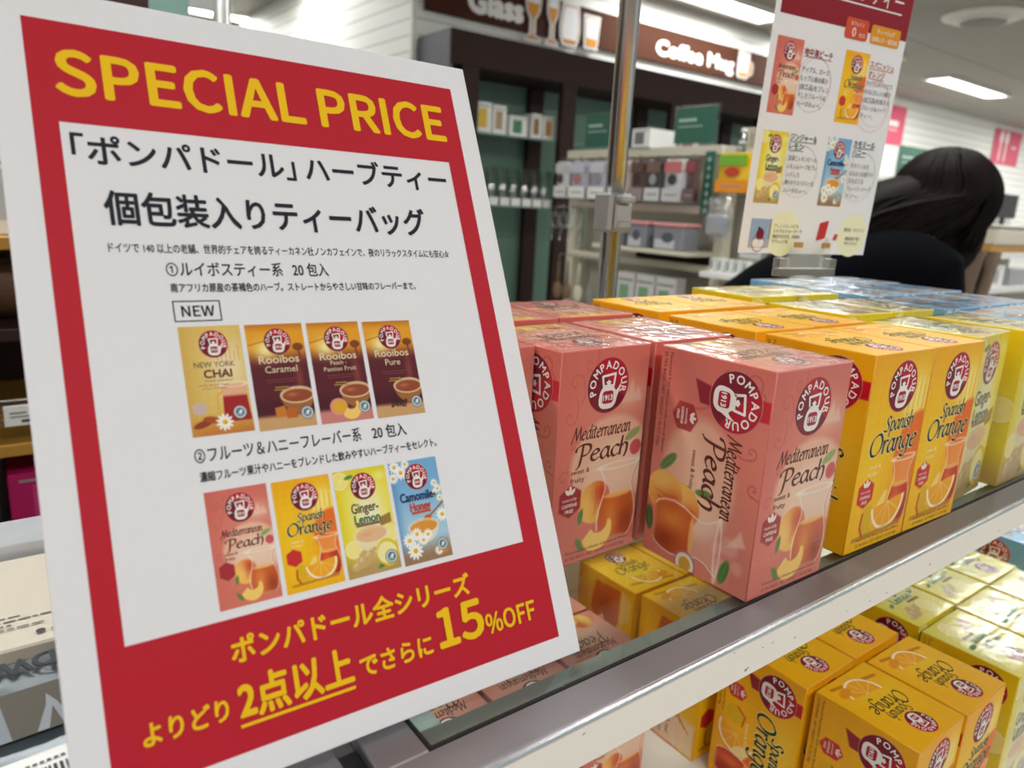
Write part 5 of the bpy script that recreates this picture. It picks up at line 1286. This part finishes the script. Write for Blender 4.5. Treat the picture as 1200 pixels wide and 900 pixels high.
# ------------------------------------------------------------------ left edge: the next shelf bay and the gondola behind
sc = thing('side_counter', 'neighbouring shelf bay with a steel front rail left of the glass shelf', 'display shelf', (-.6, .1, FLOOR_Z))
def cq(name, b, mats, bev=.0006):
    mb = MB(); mb.box(b[0] + .6, b[1] + .6, b[2] - .1, b[3] - .1, b[4] - FLOOR_Z, b[5] - FLOOR_Z, bev); return mb.build(name, mats, sc)
cq('front_rail', (-1.2, -.2318, -.0212, .0768, -.0205, 0), M['steel']); cq('edge_trim', (-1.2, -.2318, -.023, -.0213, -.0032, .0004), M['bright']); cq('rail_face', (-1.2, -.2318, -.0226, -.0213, -.0226, -.0034), M['enamel'])
cq('top_board', (-1.2, -.2318, .0775, .262, -.05, -.033), M['shelfwhite']); cq('back_rail', (-1.2, -.2318, .2625, .30, -.03, .004), M['palesteel']); cq('seal_gap_strip', (-.2316, -.2224, -.019, .36, -.0205, -.004), M['black'])  # black bar between the bays stands in for the shade of the deep gap
cq('cabinet_body', (-1.2, -.24, .0, .30, FLOOR_Z + .001, -.0505), M['darkwood'])
pb = thing('photo_pouch', 'flat silver grey pouch with upside down dark lettering at the left photo edge', 'pouch', (-.335, .1155, -.0125), math.radians(3))
m = MB(); vs = []; fs = []; nx, ny = 15, 9
for s in (0, 1):
    for j in range(ny):
        for i in range(nx):
            u, v = i / (nx - 1) * 2 - 1, j / (ny - 1) * 2 - 1
            k = (1 - u ** 4) * (1 - v ** 4); vs.append((u * .088, v * .034, (.0085 + .0035 * k + .0012 * k * math.sin(9 * u + 4 * v)) if s else (.0085 - .0085 * k)))
for s in (0, 1):
    for j in range(ny - 1):
        for i in range(nx - 1): a = s * nx * ny + j * nx + i; q = (a, a + 1, a + nx + 1, a + nx); fs.append(q if s else q[::-1])
m.add(vs, fs, True); m.build('pouch', M['silverbag'], pb)
d = Decal(); d.text('TADWAMO', 0, 0, 16, (26, 32, 38), fit=70, bold=.04, anchor='c'); put('lettering', d.mesh('lettering', ((.008, .0275, .0133), (-1, 0, 0), (0, -1, 0)), None, 1e-4), pb)
d = Decal(); d.rect(-60, -24, 34, 8, (72, 66, 54)); d.poly([(-24, -24), (-16, -24), (-18, 6), (-21, 6)], (120, 128, 136)); d.poly([(-8, -24), (-3, -8), (-2, 0), (1, -8), (4, -24), (1, -24), (-1, -10), (-4, -24)], (132, 138, 146)); d.disc(10, -8, 2, (116, 120, 126), 7); put('picture_band', d.mesh('picture_band', ((.02, -.004, .0131), (1, 0, 0), (0, 1, 0)), None, 1e-4), pb)
pt = thing('price_tag', 'white price tag with a barcode lying at the lower left corner', 'tag', (-.335, .0615, .0), math.radians(4))
MB().box(-.04, .04, -.012, .0125, .0004, .0014, .0003).build('tag', M['white'], pt)
d = Decal(); rnd = random.Random(3); x = 2
while x < 30:
    w = rnd.choice((.4, .7, 1.1)); d.rect(x - 8, -6, x - 8 + w, 3, (40, 40, 44)); x += w + rnd.choice((.5, .8))
for k in range(9): d.rect(2 + k * 2.2, 5.5, 3.4 + k * 2.2, 6.8, (60, 60, 64))
put('barcode', d.mesh('barcode', ((0, 0, .0015), (1, 0, 0), (0, 1, 0)), None, 1e-5), pt)
tb = thing('flat_box', 'flat beige box with a small brush picture and printed lines at the left photo edge', 'box', (-.36, .2085, -.0321))
MB().box(-.11, .11, -.048, .048, -.0008, .022, .001).build('carton', M['beige'], tb); MB().box(-.111, .111, -.0492, .0488, .0222, .030, .001).build('lid', M['beige'], tb)
d = Decal()
for y, a, b in ((-20, 10, 56), (-24, -10, 70), (-28, -10, 54), (-32, -14, 66), (-36, -10, 40)):
    x = a
    while x < b: w = rnd.choice((2, 3, 5)); d.rect(x, y, x + w, y + 1.3, (110, 104, 98)); x += w + 1
d.poly([(40, -14), (48, -14), (46.5, -4), (45.5, 2), (42.5, 2), (41.5, -4)], (90, 84, 84)); d.rect(42.8, 2, 45.2, 12, (60, 56, 56)); d.disc(66, -40, 2, (60, 56, 60)); d.rect(70, -41, 86, -39.5, (130, 124, 120))
put('lid_print', d.mesh('lid_print', ((-.02, 0, .0301), (1, 0, 0), (0, 1, 0)), None, 1e-5), tb)

bk = thing('back_gondola', 'dark shelving behind the left bay holding boxes and bags', 'shelving', (-.75, 1.05, FLOOR_Z))
def bq(name, b, mats): mb = MB(); mb.box(b[0] + .75, b[1] + .75, b[2] - 1.05, b[3] - 1.05, b[4] - FLOOR_Z, b[5] - FLOOR_Z, .001); return mb.build(name, mats, bk)
bq('back_panel', (-1.5, -.02, 1.28, 1.3, FLOOR_Z + .001, .55), M['darkwood'])
for z, mm in ((-.132, 'ochre'), (-.27, 'steel'), (.135, 'ochre'), (.02, 'darkwood')): bq('shelf', (-1.5, -.02, .9, 1.279, z - .016, z), M[mm])
for z in (-.10, -.086, -.074): bq('wire_rail', (-1.5, -.02, .893, .897, z, z + .004), M['chrome'])
bq('base', (-1.5, -.02, .9, 1.279, FLOOR_Z + .001, -.5), M['darkwood'])
carton_box(-.225, .985, -.2695, .16, .12, .088, M['magenta'], (196, 60, 120), 'magenta box on the dark shelving at the left photo edge', 'boxes on the dark shelving')
carton_box(-.40, .985, -.2695, .17, .12, .09, M['blackbox'], (60, 30, 44), 'black box left of the magenta box on the dark shelving', 'boxes on the dark shelving')
carton_box(-.27, 1.0, .1355, .2, .14, .1, M['white'], (196, 196, 196), 'white carton on the top board of the dark shelving', 'boxes on the dark shelving')
o = thing('paper_bag', 'crumpled brown bag on the dark shelving behind the red sale sign', 'bag', (-.28, 1.0, .0205))
MB().ball((0, 0, .045), .045, 16, 10, (1.5, 1.1, 1.0)).build('bag', M['brownbag'], o); MB().tube([(-.05, -.03, .06), (-.03, -.055, .085), (.02, -.05, .08)], .004, 6).build('handle', M['black'], o)
o = thing('shelf_tag', 'small white price tag on the wire rail of the dark shelving', 'tag', (-.283, .8915, -.104)); MB().box(-.018, .018, -.002, 0, 0, .027, .0005).build('tag', M['white'], o)
d = Decal(); d.rect(-12, 16, 6, 18, (90, 90, 94)); d.rect(-12, 11, 10, 13, (120, 120, 124)); d.rect(0, 4, 14, 8, (70, 70, 74)); put('tag_print', d.mesh('tag_print', ((0, -.0021, 0), (1, 0, 0), (0, 0, 1)), None, 1e-5), o)
sg = thing('sign_post', 'grey post with pale green sign panel behind the top edge of the red sale sign', 'sign', (.165, 1.5, FLOOR_Z))
MB().tube([(0, 0, 0), (0, 0, CEIL_Z - FLOOR_Z)], .018, 14).build('post', M['castgrey'], sg)
MB().box(-.15, -.065, -.004, .004, 1.60, 1.85, .001).build('sign_panel', M['glassedge'], sg); MB().box(-.066, -.017, -.006, .006, 1.66, 1.69).build('bracket', M['castgrey'], sg)

# ------------------------------------------------------------------ the person
def skin(name, pts, edges, radii, mat, parent, sub=2, root=0):
    me = bpy.data.meshes.new(name); me.from_pydata(pts, edges, []); me.update(); o = put(name, me, parent)
    md = o.modifiers.new('skin', 'SKIN'); md.use_smooth_shade = True
    for i, r in enumerate(radii):
        sv = me.skin_vertices[0].data[i]; sv.radius = (r, r) if not isinstance(r, tuple) else r
        sv.use_root = (i == root)
    s = o.modifiers.new('sub', 'SUBSURF'); s.levels = sub; s.render_levels = sub
    me.materials.append(mat); return o
pe = thing('person', 'person in a black coat with long dark brown hair bending over the shelves, turned away', 'person', (1.36, .93, FLOOR_Z))
def L(x, y, z): return (x - 1.36, y - .93, z - FLOOR_Z)
D_ = Vector((.83, -.55, 0)).normalized(); N_ = Vector((.55, .83, 0)).normalized()     # leaning direction, sideways
hipc = Vector((1.30, .96, -.22)); chest = Vector((1.52, .82, .02)); neck = Vector((1.685, .715, .175)); head = Vector((1.738, .693, .253))
P = [L(*hipc), L(*(hipc * .5 + chest * .5 + Vector((-.02, 0, .03)))), L(*chest), L(*neck), L(*(neck * .5 + head * .5)), L(*head), L(*(head + D_ * .03 + Vector((0, 0, -.05))))]
E_ = [(0, 1), (1, 2), (2, 3), (3, 4), (4, 5), (5, 6)]; Rr = [(.14, .16), (.13, .15), (.13, .15), .06, .052, .085, .06]
for s in (-1, 1):
    h0 = hipc + N_ * (.1 * s); kn = Vector((1.33, .94, -.62)) + N_ * (.11 * s); an = Vector((1.27, .98, -1.03)) + N_ * (.11 * s); toe = an + D_ * .14 + Vector((0, 0, -.035))
    k = len(P); P += [L(*h0), L(*kn), L(*an), L(*toe)]; E_ += [(0, k), (k, k + 1), (k + 1, k + 2), (k + 2, k + 3)]; Rr += [.11, .075, .05, .035]
    sh_ = chest + N_ * (.17 * s) + Vector((.08, -.05, .05)); el = sh_ + D_ * .06 + Vector((0, 0, -.28)); wr = el + D_ * .2 + Vector((0, 0, -.1)) - N_ * (.04 * s)
    k = len(P); P += [L(*sh_), L(*el), L(*wr)]; E_ += [(2, k), (k, k + 1), (k + 1, k + 2)]; Rr += [.05, .045, .032]
    pm = wr + D_ * .06 + Vector((0, 0, -.02)); k2 = len(P); P.append(L(*pm)); E_.append((k2 - 1, k2)); Rr.append((.034, .018))
    for f in range(4):
        off = N_ * (.02 * (f - 1.5)); ln = (.07, .08, .075, .06)[f]
        a = pm + D_ * .035 + off; b = a + D_ * ln * .6 + Vector((0, 0, -.015)); c = b + D_ * ln * .4 + Vector((0, 0, -.03)); k = len(P); P += [L(*a), L(*b), L(*c)]; E_ += [(k2, k), (k, k + 1), (k + 1, k + 2)]; Rr += [.0095, .009, .0075]
    t1 = wr + D_ * .03 - N_ * (.035 * s); t2 = t1 + D_ * .045 + Vector((0, 0, -.02)); k = len(P); P += [L(*t1), L(*t2)]; E_ += [(k2, k), (k, k + 1)]; Rr += [.011, .009]
skin('body', P, E_, Rr, M['skin'], pe, 1)
# face: nose, eyes and mouth on the front of the head, hidden by the hair from here
fd = (D_ * .8 + Vector((0, 0, -.6))).normalized(); hb = head - Vector((1.36, .93, FLOOR_Z)); side = N_; up = side.cross(fd).normalized(); up = up if up.z > 0 else -up
m = MB(); m.ball(tuple(hb + fd * .098 - up * .01), .016, 10, 8, (1, 1, 1.3))
m.ball(tuple(hb + fd * .085 - up * .048), .018, 10, 6, (1, 1, .45)); m.build('nose_and_mouth', M['skin'], pe)
m = MB()
for s in (-1, 1): m.ball(tuple(hb + fd * .088 + up * .022 + side * (.032 * s)), .011, 10, 8)
m.build('eyes', M['white'], pe)
m = MB()
for s in (-1, 1): m.ball(tuple(hb + side * (.094 * s) - fd * .005), .026, 10, 8, (.7, .5, 1.1))
m.build('ears', M['skin'], pe)
# coat over torso and arms
P = [L(1.20, 1.02, -.42), L(1.30, .96, -.2), L(1.41, .89, -.06), L(1.53, .815, .05), L(1.635, .75, .135), L(1.675, .725, .165)]; E_ = [(0, 1), (1, 2), (2, 3), (3, 4), (4, 5)]; Rr = [(.2, .22), (.19, .21), (.185, .21), (.18, .20), (.115, .125), (.085, .09)]
for s in (-1, 1):
    sh_ = chest + N_ * (.19 * s) + Vector((.10, -.06, .05)); el = sh_ + D_ * .06 + Vector((0, 0, -.28)); wr = el + D_ * .18 + Vector((0, 0, -.09)) - N_ * (.04 * s)
    k = len(P); P += [L(*sh_), L(*el), L(*wr)]; E_ += [(3, k), (k, k + 1), (k + 1, k + 2)]; Rr += [.10, .075, .055]
skin('coat', P, E_, Rr, M['coat'], pe, 2)
P = []; E_ = []; Rr = []
hp = L(1.28, .97, -.34); P.append(hp); Rr.append(.17)
for s in (-1, 1):
    kn = Vector((1.33, .94, -.62)) + N_ * (.11 * s); an = Vector((1.27, .98, -.99)) + N_ * (.11 * s); h0 = hipc + N_ * (.1 * s) + Vector((0, 0, -.12))
    k = len(P); P += [L(*h0), L(*kn), L(*an)]; E_ += [(0, k), (k, k + 1), (k + 1, k + 2)]; Rr += [.125, .09, .07]
skin('trousers', P, E_, Rr, M['trousers'], pe, 1)
m = MB()
for s in (-1, 1):
    an = Vector((1.27, .98, -1.06)) + N_ * (.11 * s); c0 = an + D_ * .06 - Vector((1.36, .93, FLOOR_Z)); m.ball((c0.x, c0.y, .042), .06, 14, 8, (1.7, 1.2, .68))
m.build('shoes', M['black'], pe)
# scarf end hanging in front
m = MB(); c0 = Vector((1.800, .615, .15)) - Vector((1.36, .93, FLOOR_Z)); vs = []; fs = []
for j in range(8):
    for i in range(7):
        u = i / 6 * 2 - 1; p = c0 + D_ * (u * .036 + .012 * j / 7 - .045 * j / 7) + N_ * (.012 * math.sin(u * 6 + j * .3)) + Vector((0, 0, -.05 * j)); vs.append(tuple(p))
for j in range(7):
    for i in range(6): a = j * 7 + i; fs.append((a, a + 1, a + 8, a + 7))
m.add(vs, fs, True); o = m.build('scarf', M['scarf'], pe); md = o.modifiers.new('thick', 'SOLIDIFY'); md.thickness = .02
# hair: cap plus long locks falling over the back and beside the face
m = MB(); m.ball(tuple(hb + Vector((0, 0, .012)) - fd * .012), .122, 24, 16, (1.02, .95, 1.02))
rnd = random.Random(11)
back = [hb + Vector((0, 0, .02)), hb - D_ * .12 + Vector((0, 0, -.015)), hb - D_ * .25 + Vector((0, 0, -.06)), hb - D_ * .33 + Vector((0, 0, -.12))]
m.tube([tuple(p) for p in spline(back, 5)], [.09] * 8 + [.085, .08, .08, .075, .065, .055, .045, .03], 14)
m.tube([tuple(p) for p in spline([hb + D_ * .02, hb + D_ * .02 + Vector((0, 0, -.08)), hb - D_ * .02 + Vector((0, 0, -.15)), hb - D_ * .06 + Vector((0, 0, -.20))], 4)], [.085] * 6 + [.08, .075, .065, .055, .045, .035, .02], 14)
Z_ = Vector((0, 0, 1)); cen = hb + Vector((0, 0, .012)) - fd * .012
for k in range(1100):
    ph = rnd.uniform(-math.pi, math.pi); r0 = rnd.uniform(.120, .130); q = D_ * math.cos(ph) + N_ * math.sin(ph)
    pts = [cen + (q * math.sin(t) + Z_ * math.cos(t)) * r0 for t in (rnd.uniform(.0, .3), .55, 1.0, 1.45)]
    if math.cos(ph) < .25:       # over the nape and down the back
        e1 = pts[-1] - D_ * rnd.uniform(.05, .12) + Z_ * rnd.uniform(-.07, -.02); e2 = e1 - D_ * rnd.uniform(.08, .14) + Z_ * rnd.uniform(-.09, -.04); pts += [e1, e2, e2 - D_ * rnd.uniform(.02, .07) + Z_ * rnd.uniform(-.10, -.04)]
    else:                        # forward, hanging beside the face
        e1 = pts[-1] - q * .012 - Z_ * rnd.uniform(.04, .07); pts += [e1, e1 - D_ * rnd.uniform(.01, .05) - Z_ * rnd.uniform(.04, .09)]
    S_ = spline(pts, 4); r = rnd.uniform(.0022, .0042)
    m.tube([tuple(p) for p in S_], [r] * (len(S_) - 3) + [r * .8, r * .5, r * .2], 4)
m.build('hair', M['hair'], pe)
